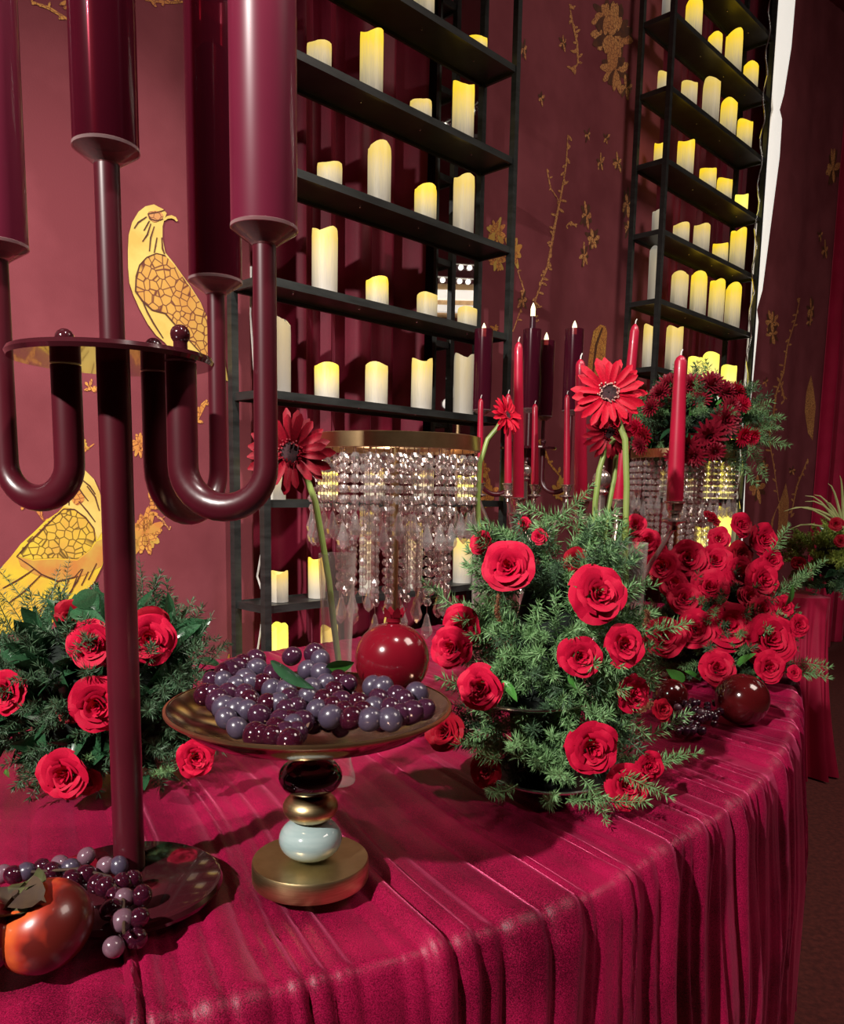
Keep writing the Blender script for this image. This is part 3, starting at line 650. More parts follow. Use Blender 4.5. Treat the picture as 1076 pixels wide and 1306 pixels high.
B0 = at_z(160, 1122, TZ + .014); S0 = at_z(165, 1098, TZ + .02)
def arm_at(px, py, y): P = at_y(px, py, y); return P
rf = at_y(337, 320, .80); rb = at_y(275, 380, 1.00); lf = at_y(-4, 340, .87)
ZT = rf.z
zd = at_y(146, 458, S0.y).z; zct = at_y(143, 218, S0.y).z
candelabra((B0.x, B0.y, .099), S0, [(rf.x, rf.y, .075, .0150), (rb.x, rb.y, .062, .0140), (lf.x, lf.y, .056, .0150)], (TZ + .004, zd, ZT, zct, .34), 'tall matte wine-red candelabra with frosted tube holders, left foreground')
# dark pillar candles standing in the tubes
for P, z0, lab in ((S0, zct, 'dark burgundy candle inside the middle tube of the tall front candelabra'), (rb, ZT, 'dark plum candle inside the slim rear tube of the tall front candelabra'), (lf, ZT, 'dark burgundy candle inside the left-edge tube of the tall front candelabra'), (rf, ZT, 'dark burgundy candle inside the nearest right tube of the tall front candelabra')):
    m = MB(); r = .0185 if P is rb else .023; m.lathe([(.001, .026), (r, .026), (r, .27), (r * .8, .276), (.003, .272), (.001, .272)], (P.x, P.y, z0), 24)
    solo('pillar_candle', m, 'dark_wax', (P.x, P.y, z0 + .026), lab, 'candle', 'dark candles in the tall candelabra tubes')
# the same candelabra far back
Y2 = 2.85; s2 = at_y(674, 560, Y2)
arms2 = [at_y(614, 531, Y2 - .05), at_y(728, 529, Y2 - .08), at_y(693, 531, Y2 + .14)]
candelabra((s2.x, s2.y, .11), Vector((s2.x, s2.y, 0)), [(p.x, p.y, .055, .009) for p in arms2], (TZ + .004, 1.33, arms2[0].z, arms2[0].z + .012, .285), 'distant wine-red candelabra with smoky tubes, behind the red taper candles', tube_mat='smoke_glass', detail=False)
for P, px, py, lab in ((arms2[0], 615, 412, 'white LED taper in the left tube of the distant candelabra'), (s2, 672, 386, 'tallest white LED taper, in the middle tube of the distant candelabra'), (arms2[2], 695, 424, 'white LED taper in the shorter dark tube of the distant candelabra'), (arms2[1], 730, 409, 'white LED taper in the right tube of the distant candelabra')):
    t = thing('led_candle', (P.x, P.y, arms2[0].z + .03), lab, 'candle', 'LED tapers in the distant candelabra')
    zt = at_y(px, py, P.y).z
    m = MB(); m.tube([(P.x, P.y, arms2[0].z + .03), (P.x, P.y, zt - .045)], .010, 12); part('stick', m, 'dark_wax' if P is not arms2[0] else 'red_wax', t)
    m = MB(); m.tube([(P.x, P.y, zt - .045), (P.x, P.y, zt - .028)], .008, 12); m.lathe([(.0075, 0), (.0085, .008), (.006, .019), (.001, .030)], (P.x, P.y, zt - .030), 12); part('flame', m, 'flame_led', t)

# ------------------------------------------------------------------ silver branched candelabra with red tapers
def branched(cx, cy, arms, zcup, label):
    t = thing('candlestick', (cx, cy, TZ + .003), label, 'candelabra'); z0 = TZ + .003; c = Vector((cx, cy, 0)); h = zcup - z0
    m = MB(); m.lathe([(.001, 0), (.062, 0), (.064, .006), (.05, .014), (.03, .022), (.016, .035), (.011, .06), (.015, .10), (.020, .12), (.012, .14), (.010, h * .5), (.016, h * .56), (.020, h * .60), (.012, h * .66), (.010, h * .78), (.017, h * .84), (.010, h * .90), (.008, h + .01), (.014, h + .016), (.008, h + .024)], (cx, cy, z0), 24, True); part('column', m, 'pewter', t)
    m = MB(); m.sphere((cx, cy, z0 + h + .040), .019, 16, 10, 1.05); m.sphere((cx, cy, z0 + h + .064), .006, 10, 6); part('finial', m, 'pewter', t)
    for a in arms:
        A = Vector((a.x, a.y, 0)); d = A - c; pts = []
        for k in range(17):
            f = k / 16; z = z0 + h * .62 - .035 * math.sin(math.pi * min(1, f * 1.35)) + (h * .38 - .045) * (max(0, (f - .45) / .55) ** 1.5); pts.append(c + d * f + Vector((0, 0, z)))
        m = MB(); m.tube(pts, .0048, 10); m.sphere(c + d * .5 + Vector((0, 0, pts[8].z)), .008, 10, 6); arm = part('arm', m, 'pewter', t)
        m = MB(); m.lathe([(.001, -.052), (.007, -.05), (.005, -.042), (.012, -.038), (.022, -.034), (.021, -.031), (.010, -.028), (.009, -.02), (.014, -.012), (.0155, -.002), (.019, 0), (.019, .002), (.0135, .001), (.012, -.018), (.001, -.019)], (a.x, a.y, zcup), 20); part('candle_cup', m, 'pewter', arm)
    return t
def taper(a, zcup, top_px, w_, label, mt='red_wax'):
    b_ = Vector((a.x, a.y, zcup - .016)); T = at_y(top_px[0], top_px[1], a.y); r = m_of(w_, b_) / 2; T.y = a.y
    m = MB(); m.tube([b_ + (T - b_) * f for f in (0, .08, .3, .6, .85, .96, .985, 1)], [r * .8, r, r * .97, r * .86, r * .76, r * .72, r * .5, r * .12], 16)
    t = thing('taper_candle', b_, label, 'candle', 'red taper candles'); part('wax', m, mt, t)
    m = MB(); m.tube([T - (T - b_) * .004, T + Vector((.001, 0, .006)), T + Vector((.003, 0, .010))], .0013, 6); part('wick', m, 'white_cable', t)
YB = 1.62; cB = at_y(766, 640, YB); zB = at_y(766, 638, YB).z
bA = [at_y(661, 635, YB + .10), at_y(860, 645, YB - .16), at_y(741, 636, YB - .15), at_y(788, 633, YB + .17)]
branched(cB.x, cB.y, bA, zB, 'pewter branched candelabra with ball finial and four thick red tapers')
for a, tp, w_, lab in ((bA[0], (661, 436), 15, 'thick red taper on the left arm of the pewter candelabra'), (bA[1], (868, 453), 21, 'bright red taper standing right in front of the high crystal stand'), (bA[2], (740, 458), 17, 'red taper mostly hidden behind the big red gerbera'), (bA[3], (810, 413), 16, 'tall leaning red taper just right of the big red gerbera')): taper(a, zB, tp, w_, lab)
YA = 2.45; cA = at_y(669, 622, YA); zA = at_y(669, 618, YA).z
aA = [at_y(611, 618, YA - .02), at_y(723, 618, YA + .03), at_y(648, 618, YA - .12), at_y(682, 618, YA + .12)]
branched(cA.x, cA.y, aA, zA, 'smaller-looking pewter candelabra with four thin red tapers behind the ferns')
for a, tp, w_, lab in ((aA[0], (613, 508), 9, 'thin red taper at the right edge of the big crystal stand'), (aA[1], (723, 503), 9, 'thin red taper left of the big gerbera, below the smoky tube'), (aA[2], (648, 502), 10, 'thin red taper just left of the thick red taper'), (aA[3], (682, 515), 10, 'thin red taper just right of the thick red taper')): taper(a, zA, tp, w_, lab)

# ------------------------------------------------------------------ footed plate with stone-like beads
pc = at_z(396, 1123, TZ); PX, PY = pc.x, pc.y; b0 = TZ + .004
t = thing('cake_stand', (PX, PY, b0), 'copper footed plate on stacked dark, brass and celadon beads', 'cake stand')
m = MB(); m.lathe([(.001, 0), (.0625, 0), (.0635, .002), (.0635, .021), (.0625, .023), (.001, .023)], (PX, PY, b0), 64); part('base', m, 'brass', t)
def bead(z, r, hz, mt, nm):
    m = MB(); m.lathe([(max(.001, r * math.cos(a) ** .8 if math.cos(a) > 0 else .001), z + hz * math.sin(a)) for a in np.linspace(-math.pi / 2, math.pi / 2, 15)], (PX, PY, b0), 40); part(nm, m, mt, t)
bead(.023 + .0225, .0345, .0225, 'celadon', 'celadon_bead'); bead(.0815, .0300, .0165, 'brass', 'brass_bead'); bead(.116, .0345, .0205, 'brown_bead', 'dark_bead')
m = MB(); m.tube([(PX, PY, b0 + .02), (PX, PY, b0 + .158)], .008, 12); part('rod', m, 'brass', t)
zp = .196
m = MB(); m.lathe([(.001, -.044), (.03, -.043), (.085, -.034), (.125, -.020), (.147, -.003), (.1495, 0), (.149, .0015), (.1465, .001), (.122, -.014), (.085, -.026), (.03, -.032), (.001, -.033)], (PX, PY, b0 + zp), 72); part('plate', m, 'copper_plate', t, 60)
m = MB(); m.lathe([(.1475, -.0035), (.1508, -.001), (.1508, .0012), (.1480, .0022)], (PX, PY, b0 + zp), 72); part('rim', m, 'gold_ring', t)
plate_z = lambda r: b0 + zp - .033 + .019 * max(0, (r - .03) / .092) ** 1.5

def grape_mesh(mt):
    m = MB(); m.sphere((0, 0, 0), 1, 18, 11, 1.1); return m.mesh('grape', mt, 80)
GM = {k: grape_mesh(k) for k in ('grape_purple', 'grape_dusty', 'grape_wine', 'grape_rose')}
def grape(t, P, r, mt):
    o = put('grape', GM[mt], t, Matrix.Translation(P - WPOS[t]) @ Matrix.Rotation(random.uniform(-1, 1), 4, 'X') @ Matrix.Rotation(random.uniform(-1, 1), 4, 'Y') @ Matrix.Diagonal((r, r, r, 1)))
gl = [(128, 185), (170, 185, 'd'), (135, 240), (190, 240, 'p'), (225, 300), (175, 290, 'd'), (185, 335, 'd'), (230, 375, 'd'), (265, 305, 'd'), (262, 245), (320, 325, 'd'), (310, 135, 'd'), (265, 175, 'd'), (285, 195, 'd'), (225, 205, 'd'), (205, 145), (250, 118), (305, 95), (350, 280), (370, 220, 'd'), (425, 225, 'd'), (375, 160), (430, 300), (470, 290), (330, 405), (390, 380), (450, 345), (490, 350, 'd'), (470, 395), (420, 400), (440, 430), (300, 400), (375, 410), (410, 345), (235, 130), (180, 150), (100, 240), (150, 265), (330, 195), (455, 365), (395, 275), (445, 255), (280, 262)]
bp0 = Vector((PX - .03, PY, b0 + zp - .03))
bunchL = thing('grape_bunch', bp0, 'left bunch of dusty purple grapes on the copper plate', 'grapes', 'grape bunches on the copper plate')
gr = [(450, 85), (540, 75, 'd'), (565, 100, 'd'), (510, 140, 'd'), (570, 155), (585, 195, 'd'), (530, 215), (520, 250, 'd'), (575, 262), (640, 180), (675, 195), (605, 330, 'd'), (645, 270), (690, 335, 'r'), (765, 340, 'd'), (785, 290, 'd'), (775, 205, 'd'), (815, 210), (845, 340, 'd'), (875, 250), (905, 265), (955, 235, 'd'), (935, 310), (985, 300, 'd'), (850, 300), (720, 275), (620, 230), (660, 310), (735, 310), (800, 260), (890, 320), (550, 300), (610, 290)]
bunchR = thing('grape_bunch', bp0 + Vector((.06, .01, 0)), 'right bunch of dark grapes on the copper plate beside the pomegranate', 'grapes', 'grape bunches on the copper plate')
KG = {'d': 'grape_dusty', 'p': 'grape_purple', 'r': 'grape_wine'}
def pile(lst, t, ox, oy, sc):
    for g in lst:
        px, py = ox + g[0] / sc, oy + g[1] / sc; mt = KG[g[2]] if len(g) > 2 else random.choice(['grape_purple', 'grape_wine', 'grape_purple', 'grape_wine', 'grape_dusty'])
        if mt == 'grape_dusty' and random.random() < .3: mt = 'grape_purple'
        y = PY - .105 + (938 - py) * .00165; P = at_y(px, py, y); r = .0112 * random.uniform(.92, 1.1)
        lo = plate_z(math.hypot(P.x - PX, P.y - PY)) + r
        if P.z < lo: P = at_z(px, py, lo)
        grape(t, P, r, mt)
        if P.z > lo + .02 and random.random() < .6:
            grape(t, Vector((P.x + random.uniform(-.006, .006), P.y + .008, max(lo, P.z - .018))), r * .95, 'grape_purple')
pile(gl, bunchL, 230, 810, 3.165); pile(gr, bunchR, 230, 810, 3.165)
for t, pts in ((bunchL, ((300, 850), (330, 868), (350, 880), (352, 905))), (bunchR, ((410, 880), (440, 889), (472, 890), (500, 893)))):
    m = MB(); m.tube([at_y(x, y, PY - .07 + (938 - y) * .00165) + Vector((0, 0, .004)) for x, y in pts], .0018, 6); part('stalk', m, 'grass_pale', t)
# long leaves on the plate
def leaf_grid(P, d, side, L, W, droop=.15, cup=.15):
    d = d.normalized(); n = d.cross(side).normalized(); side = n.cross(d); rows = []
    for i in range(9):
        f = i / 8; w_ = W * (math.sin(math.pi * min(1, f ** .8 * .98 + .02)) ** .8) * .5
        rows.append([P + d * (L * f) + side * (w_ * a) + n * (cup * w_ * abs(a) - droop * L * f * f) for a in (-1, -.5, 0, .5, 1)])
    return rows
m = MB(); pa = at_y(345, 843, PY - .005); pb = at_y(398, 880, PY - .045); m.grid(leaf_grid(pa, pb - pa, Vector((.3, -.6, .8)), (pb - pa).length, .020, .05, .3)); solo('leaf', m, 'leaf_dark', pa, 'long narrow green leaf lying across the grapes on the copper plate', 'leaf')
m = MB(); pa = at_y(415, 852, PY + .02); pb = at_y(452, 846, PY + .02); m.grid(leaf_grid(pa, pb - pa, Vector((.1, -.6, .8)), (pb - pa).length, .022, .05, .2)); solo('leaf', m, 'leaf_bright', pa, 'small green leaf between the grapes and the red pomegranate', 'leaf')

def pomegranate(P, r, mt, label, crown_dir=(0, 0, 1), crown=True):
    t = thing('pomegranate', (P.x, P.y, P.z - r * .93), label, 'fruit', 'pomegranates')
    m = MB(); prof = [(max(.001, r * math.sin(a) * (1 + .03 * math.cos(2 * a))), -r * .94 * math.cos(a)) for a in np.linspace(0, math.pi * .955, 22)] + [(r * .20, r * .95), (r * .19, r * 1.05), (r * .24, r * 1.16)]
    prof = prof if crown else prof[:22] + [(r * .10, r * .9), (.001, r * .88)]
    m.lathe(prof, (0, 0, 0), 36)
    q = align(crown_dir).to_3x3(); m.v = [tuple(q @ Vector(v) + P) for v in m.v]; part('skin', m, mt, t, 60)
    if crown:
        m = MB()
        for k in range(6):
            a = k * math.pi / 3; c, s = math.cos(a), math.sin(a); u = Vector((c, s, 0)); w_ = Vector((-s, c, 0))
            b_ = u * r * .22 + Vector((0, 0, r * 1.08))
            m.grid([[b_ - w_ * r * .12, b_ + w_ * r * .12], [b_ + u * r * .05 + Vector((0, 0, r * .14)) - w_ * r * .1, b_ + u * r * .05 + Vector((0, 0, r * .14)) + w_ * r * .1], [b_ + u * r * .13 + Vector((0, 0, r * .26)) - w_ * r * .02, b_ + u * r * .13 + Vector((0, 0, r * .26)) + w_ * r * .02]])
        m.v = [tuple(q @ Vector(v) + P) for v in m.v]; part('crown', m, 'pomegranate_red' if mt != 'pomegranate_dark' else 'calyx_brown', t)
    return t
Pp = at_y(500, 840, PY + .065); pomegranate(Pp, m_of(98, Pp) / 2, 'pomegranate_red', 'shiny red pomegranate at the back of the copper plate', (.02, .1, 1))
rp = .040; P2 = at_z(946, 892, TZ + rp); pomegranate(P2, m_of(69, P2) / 2, 'pomegranate_dark', 'dark glossy pomegranate on the right end of the table', (.15, -.1, 1), False)
P3_ = at_z(860, 893, TZ + .036); pomegranate(P3_ + Vector((0, .03, 0)), .036, 'pomegranate_dark', 'very dark pomegranate half hidden behind the small dark grapes', (-.3, .5, 1))

# persimmon at the left corner
rp = .0425; Pq = at_z(57, 1180, TZ + rp * .86)
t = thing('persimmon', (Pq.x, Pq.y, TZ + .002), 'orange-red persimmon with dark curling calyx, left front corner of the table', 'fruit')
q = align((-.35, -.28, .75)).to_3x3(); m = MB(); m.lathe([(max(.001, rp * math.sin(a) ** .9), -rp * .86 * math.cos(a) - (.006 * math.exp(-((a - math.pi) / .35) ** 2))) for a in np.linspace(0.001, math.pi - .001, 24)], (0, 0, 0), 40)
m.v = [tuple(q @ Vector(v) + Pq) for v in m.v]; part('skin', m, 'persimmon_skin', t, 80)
for k in range(4):
    a = k * math.pi / 2 + .5; u = Vector((math.cos(a), math.sin(a), 0)); wv = Vector((-u.y, u.x, 0)); rows = []
    for i in range(7):
        f = i / 6; ww = .019 * math.sin(math.pi * (.12 + .86 * f)) ** .7 * (1 - .3 * f); rr = .030 * f
        rows.append([u * rr + wv * ww * b_ + Vector((0, 0, rp * .79 + .004 + .007 * math.sin(f * 5 + k) + .006 * abs(b_) * f)) for b_ in (-1, -.5, 0, .5, 1)])
    m = MB(); m.grid(rows); m.v = [tuple(q @ Vector(v) + Pq) for v in m.v]; part('sepal', m, 'calyx_olive' if k % 2 else 'calyx_brown', t)
m = MB(); m.tube([q @ Vector((0, 0, rp * .74)) + Pq, q @ Vector((.002, 0, rp * .74 + .014)) + Pq], .0035, 8); part('stalk', m, 'calyx_brown', t)
Pl = at_z(-26, 1196, TZ + .036); pomegranate(Pl, .036, 'pomegranate_dark', 'dark red fruit cut off by the left edge beside the persimmon', (-.6, 0, .8), False)

# front-left grapes trailing over the candelabra base
t = thing('grape_bunch', at_z(110, 1150, TZ + .004), 'trailing bunch of dusty rose grapes beside the persimmon', 'grapes')
for (px, py, *o_) in [(33, 1112, 'd'), (77, 1103, 'r'), (91, 1107, 'd'), (110, 1092, 'r'), (135, 1104, 'r'), (152, 1104, 'd'), (110, 1115, 'w'), (159, 1145, 'r'), (181, 1142, 'w'), (156, 1174, 'r'), (145, 1208, 'r'), (173, 1197, 'w'), (177, 1171, 'w'), (134, 1131, 'w'), (157, 1125, 'w'), (170, 1121, 'w'), (67, 1110, 'w'), (123, 1127, 'w'), (53, 1107, 'w'), (142, 1160, 'w'), (3, 1115, 'r'), (92, 1122, 'w'), (160, 1188, 'w'), (146, 1144, 'w'), (18, 1116, 'w')]:
    q_ = at_z(px, py, TZ + .027); h = TZ + (.027 if math.hypot(q_.x - B0.x, q_.y - B0.y) < .112 else .014); grape(t, at_z(px, py, h), .0094 * random.uniform(.95, 1.1), {'d': 'grape_dusty', 'r': 'grape_rose', 'w': 'grape_wine'}[o_[0]])
m = MB(); m.tube([at_z(x, y, TZ + .03) for x, y in ((40, 1112), (100, 1108), (140, 1118), (158, 1150), (158, 1190))], .0016, 6); part('stalk', m, 'calyx_brown', t)
# small dark grapes at the right
t = thing('grape_bunch', at_z(885, 915, TZ + .004), 'small heap of dark wine grapes beside the dark right pomegranate', 'grapes')
for k in range(58):
    px = random.gauss(886, 17); py = 895 + random.random() * 38; f = 1 - (py - 895) / 38; P = at_z(px, py, TZ + .010 + .030 * f * (1 - abs(px - 886) / 60))
    grape(t, P, .0075 * random.uniform(.9, 1.15), random.choice(['grape_wine', 'grape_purple', 'grape_wine', 'grape_rose'] if k % 7 == 0 else ['grape_wine', 'grape_purple']))

# ------------------------------------------------------------------ flowers: shared meshes
def petal_rows(span, rb, rt, h, lip, seed, na=9, nb=8, tip=.10):
    r = np.random.RandomState(seed); ph = r.rand() * 6; rows = []
    for j in range(nb + 1):
        b_ = j / nb; row = []
        for i in range(na):
            a = -1 + 2 * i / (na - 1)
            ang = a * span * (.35 + .65 * math.sqrt(b_)); e = max(0, (b_ - .62) / .38)
            R = rb + (rt - rb) * b_ ** 1.25 + lip * e * e + .035 * math.sin(3.2 * a + ph) * b_ - .05 * rt * a * a * b_
            z = h * (b_ ** .85) * (1 - (.13 * a * a + .05 * a ** 4) * b_) - lip * .75 * e ** 2.2 + .02 * math.sin(5 * a + ph) * b_ + tip * .4 * e * max(0, 1 - abs(a) * 3)
            row.append((R * math.cos(ang), R * math.sin(ang), z))
        rows.append(row)
    return rows
def petal_mesh(nm, mt, *a, **k):
    m = MB(); m.grid(petal_rows(*a, **k)); return m.mesh(nm, mt, 80)
def heart_mesh(mt):
    m = MB()
    for i in range(14):
        rt = .07 + .040 * i; rows = petal_rows(1.15 - .03 * i, .05 + .022 * i, rt, .90 - .012 * i, .03 + .010 * i, 40 + i, na=8, nb=7)
        a = i * 2.3; c, s = math.cos(a), math.sin(a)
        m.grid([[(x * c - y * s, x * s + y * c, z) for x, y, z in r_] for r_ in rows])
    m.lathe([(.001, -.15), (.10, -.13), (.22, .02), (.20, .08)], (0, 0, 0), 10)
    return m.mesh('rose', mt, 80)
HEART = {k: heart_mesh(k) for k in ('rose_red', 'rose_deep')}
PET = {k: [petal_mesh('petal', k, .95, .26, .70, .78, .11, 1), petal_mesh('petal', k, .85, .28, .84, .68, .15, 2, tip=.25), petal_mesh('petal', k, .80, .26, .97, .54, .18, 3, tip=.35)] for k in ('rose_red', 'rose_deep')}
def rose(t, P, d, r, mt='rose_red', full=True):
    o = put('rose', HEART[mt], t, TRS(P - WPOS[t], d, random.uniform(0, 6.28), r))
    ph = random.uniform(0, 6.28)
    for ring, n in ((0, 3), (1, 4), (2, 5 if full else 3)):
        for k in range(n):
            j = lambda s: random.gauss(0, s)
            put('petal', PET[mt][ring], o, Matrix.Rotation(ph + ring * .7 + 2 * math.pi * k / n + j(.12), 4, 'Z') @ Matrix.Rotation(j(.07) + .03, 4, 'Y') @ Matrix.Rotation(j(.06), 4, 'X') @ Matrix.Diagonal((1 + j(.05), 1 + j(.06), 1 + j(.05), 1)))
    return o
# fern sprigs: a bent stem crowded with needle leaves
def sprig_mesh(seed, mt, dens=.58, nlen=.225, star=False, wide=.020):
    r = np.random.RandomState(seed); m = MB(); n = 26; bend = r.uniform(-.35, .35, 2)
    st = lambda f: np.array((bend[0] * f * f, bend[1] * f * f, f))
    m.tube([tuple(st(f)) for f in np.linspace(0, 1, 7)], [.010, .009, .008, .007, .006, .005, .003], 4, False)
    V = []; Fc = []
    for i in range(int(n * dens)):
        f = .10 + .90 * i / (n * dens); p = st(f); k = 9
        for q in range(k):
            a = r.rand() * 6.28; up = r.uniform(.15, 1.0) + (1.2 if f > .93 else 0); d = np.array((math.cos(a), math.sin(a), up)); d /= np.linalg.norm(d)
            L = nlen * r.uniform(.65, 1.25) * (1.0 - .35 * abs(2 * f - .9)); e = p + d * L; sd = np.cross(d, r.randn(3)); sd /= np.linalg.norm(sd); mid = p + d * L * .5 + np.cross(d, sd) * .004
            b_ = len(V); V += [tuple(p), tuple(mid + sd * wide / 2), tuple(e), tuple(mid - sd * wide / 2)]; Fc += [(b_, b_ + 1, b_ + 2), (b_, b_ + 2, b_ + 3)]
    m.add(V, Fc); return m.mesh('fern_sprig', mt, 0)
SPR = {mt: [sprig_mesh(s, mt) for s in range(5)] for mt in ('fern_green', 'fern_dark')}
SPR['fern_rusty'] = [sprig_mesh(31, 'fern_rusty', 1.1, .10)]
SPR['leaf_yellow'] = [sprig_mesh(33, 'leaf_yellow', .7, .20, wide=.05)]
WISP = [sprig_mesh(s, 'fern_dark', .6, .13, wide=.008) for s in (51, 52)]
ZMIN = {}
def keep_up(t, P, d, L):
    # nothing grows down through the cloth it stands on
    d = Vector(d).normalized(); z = ZMIN.get(t)
    if z is not None:
        P = Vector(P); P.z = max(P.z, z + .006)
        if P.z + d.z * L < z + .2 * L: d.z = max(d.z, (z + .2 * L - P.z) / L); d.normalize()
    return P, d
def sprig(t, P, d, L, mt='fern_green', me=None):
    P, d = keep_up(t, P, d, L)
    put('fern_sprig', me or random.choice(SPR[mt]), t, TRS(P - WPOS[t], d, random.uniform(0, 6.28), L))
def leaf_mesh(mt, wdt, seed):
    m = MB(); rows = leaf_grid(Vector((0, 0, 0)), Vector((0, 0, 1)), Vector((1, 0, 0)), 1.0, wdt, .18 + .1 * (seed % 2), .25); m.grid(rows); return m.mesh('leaf', mt, 80)
LEAF = {mt: [leaf_mesh(mt, .46, 0), leaf_mesh(mt, .40, 1)] for mt in ('leaf_dark', 'leaf_bright', 'leaf_yellow')}
def leaf(t, P, d, L, mt='leaf_dark'):
    P, d = keep_up(t, P, d, L); put('leaf', random.choice(LEAF[mt]), t, TRS(P - WPOS[t], d, random.uniform(0, 6.28), L))
def rdir(): v = Vector((random.gauss(0, 1), random.gauss(0, 1), random.gauss(0, 1))); return v.normalized()
def px_rose(t, px, py, y, w_, axis, mt='rose_red', up=.25, face=.8, jit=.12):
    # rose sits where it is seen; it looks outward from the axis of its arrangement
    P = at_y(px, py, y); P.z = max(P.z, ZMIN.get(t, -9) + m_of(w_, P) * .5); r = m_of(w_, P) / 2 * (.98 if face > 1 else .90)
    out = Vector((P.x - axis.x, P.y - axis.y, 0)); out = out.normalized() if out.length > 1e-4 else Vector((0, -1, 0))
    d = (out * .75 + Vector((0, -face, 0)) + Vector((0, 0, up)) + rdir() * jit).normalized()
    return rose(t, P - d * r * .45, d, r, mt)

# --- centre arrangement on a two-tier dish
a1 = at_z(702, 1010, TZ); a1.y += .03; A1 = Vector((a1.x, a1.y, TZ + .004))
t = thing('tiered_dish', A1, 'black tin two-tier dish with thin silver rims under the central rose and fern arrangement', 'dish')
for z0, r in ((0, .084), (.118, .088)):
    c = Vector((A1.x - (.035 if z0 else 0), A1.y, A1.z + z0)); m = MB(); m.lathe([(.001, 0), (r - .03, 0), (r, .012), (r, .015), (r - .03, .004), (.001, .004)], c, 44); p_ = part('dish', m, 'black_tin', t)
    m = MB(); m.lathe([(r - .0008, .0110), (r + .0015, .0125), (r + .0015, .0145), (r - .001, .016)], c, 44); part('rim', m, 'silver_rim', p_)
m = MB(); m.tube([A1, A1 + Vector((0, 0, .20))], .006, 10); part('rod', m, 'black_tin', t)
AR1 = thing('flower_arrangement', A1 + Vector((0, 0, .005)), 'tall central arrangement of feathery fern and red roses on the tiered dish', 'flowers')
ZMIN[AR1] = TZ + .012
ax1 = lambda z: Vector((A1.x + .005 + .055 * max(0, z - .9) / .25 * 0, A1.y + .05, z))
def rad1(z):
    f = (z - TZ) / .37; return np.interp(f, (0, .12, .35, .6, .85, 1.0), (.085, .098, .115, .105, .06, .02))
m = MB(); m.lathe([(.001, TZ + .008)] + [(rad1(TZ + .34 * f) * .5, TZ + .34 * f) for f in np.linspace(.03, .93, 9)] + [(.001, TZ + .33)], (A1.x, A1.y + .05, 0), 18); part('foam', m, 'foam_dark', AR1)
n = 0
while n < 330:
    z = TZ + .025 + .315 * random.random(); a = random.uniform(0, 6.28)
    if math.sin(a) > .45: continue
    r = rad1(z) * .62; c = ax1(z); u = Vector((math.cos(a), math.sin(a), 0)); P = c + u * r
    if -.01 < z - (TZ + .105) < .030 and u.y < -.3 and -.75 < u.x < .15 and random.random() < .7: continue
    d = (u + Vector((0, -.15, random.uniform(-.15, .75) if z < TZ + .27 else random.uniform(.3, 1.3))) + rdir() * .45).normalized()
    sprig(AR1, P, d, random.uniform(.060, .105), random.choice(['fern_green'] * 5 + ['fern_dark'] * 2)); n += 1
for (x, y, L) in ((610, 820, .10), (570, 770, .09), (840, 800, .09), (845, 930, .09), (700, 655, .09), (735, 650, .08), (620, 700, .08), (860, 960, .08), (835, 1010, .08)):
    P = at_y(x, y, A1.y + .02); sprig(AR1, P - Vector((.04 if x > 700 else -.04, 0, .02)), (1 if x > 700 else -1, -.2, .5), L, 'fern_green')
for x, y, dx, dz in ((660, 1000, -.4, -.1), (690, 1035, .1, -.5), (720, 1045, .2, -.6), (760, 1020, .5, -.2), (640, 970, -.6, .2), (785, 985, .6, -.1), (700, 985, 0, .1), (740, 990, .3, -.2), (670, 950, -.3, .3)): sprig(AR1, at_y(x, y, A1.y - .10), (dx, -.5, dz), .075, 'fern_green')
for x, y in ((640, 795), (820, 800), (815, 910)): P = at_y(x, y, A1.y - .07); sprig(AR1, P, (random.uniform(-.5, .5), -.6, .5), .06, 'fern_rusty')
AX1 = Vector((A1.x, A1.y + .05, 0)); yb = A1.y - .088
for (px, py, w_, dy, *k) in ((648, 722, 66, .03), (763, 758, 74, 0), (740, 838, 54, -.01), (797, 823, 56, .0), (613, 877, 60, .01), (808, 884, 52, .04), (755, 955, 68, -.035), (797, 1030, 56, -.02), (829, 978, 40, .02), (588, 800, 54, .07), (574, 826, 56, .06), (566, 933, 52, .10, 'rose_deep'), (618, 1020, 44, .04, 'rose_deep'), (612, 692, 30, .10), (687, 684, 20, .05), (668, 668, 18, .08), (845, 905, 30, .05, 'rose_deep'), (735, 715, 34, .06, 'rose_deep')):
    px_rose(AR1, px, py, yb + dy, w_, AX1, k[0] if k else 'rose_red', random.uniform(.1, .5))
for x, y in ((727, 860), (640, 868), (760, 830)): leaf(AR1, at_y(x, y, yb + .02), (random.uniform(-.5, .5), -.5, -.4), .035, 'leaf_bright')

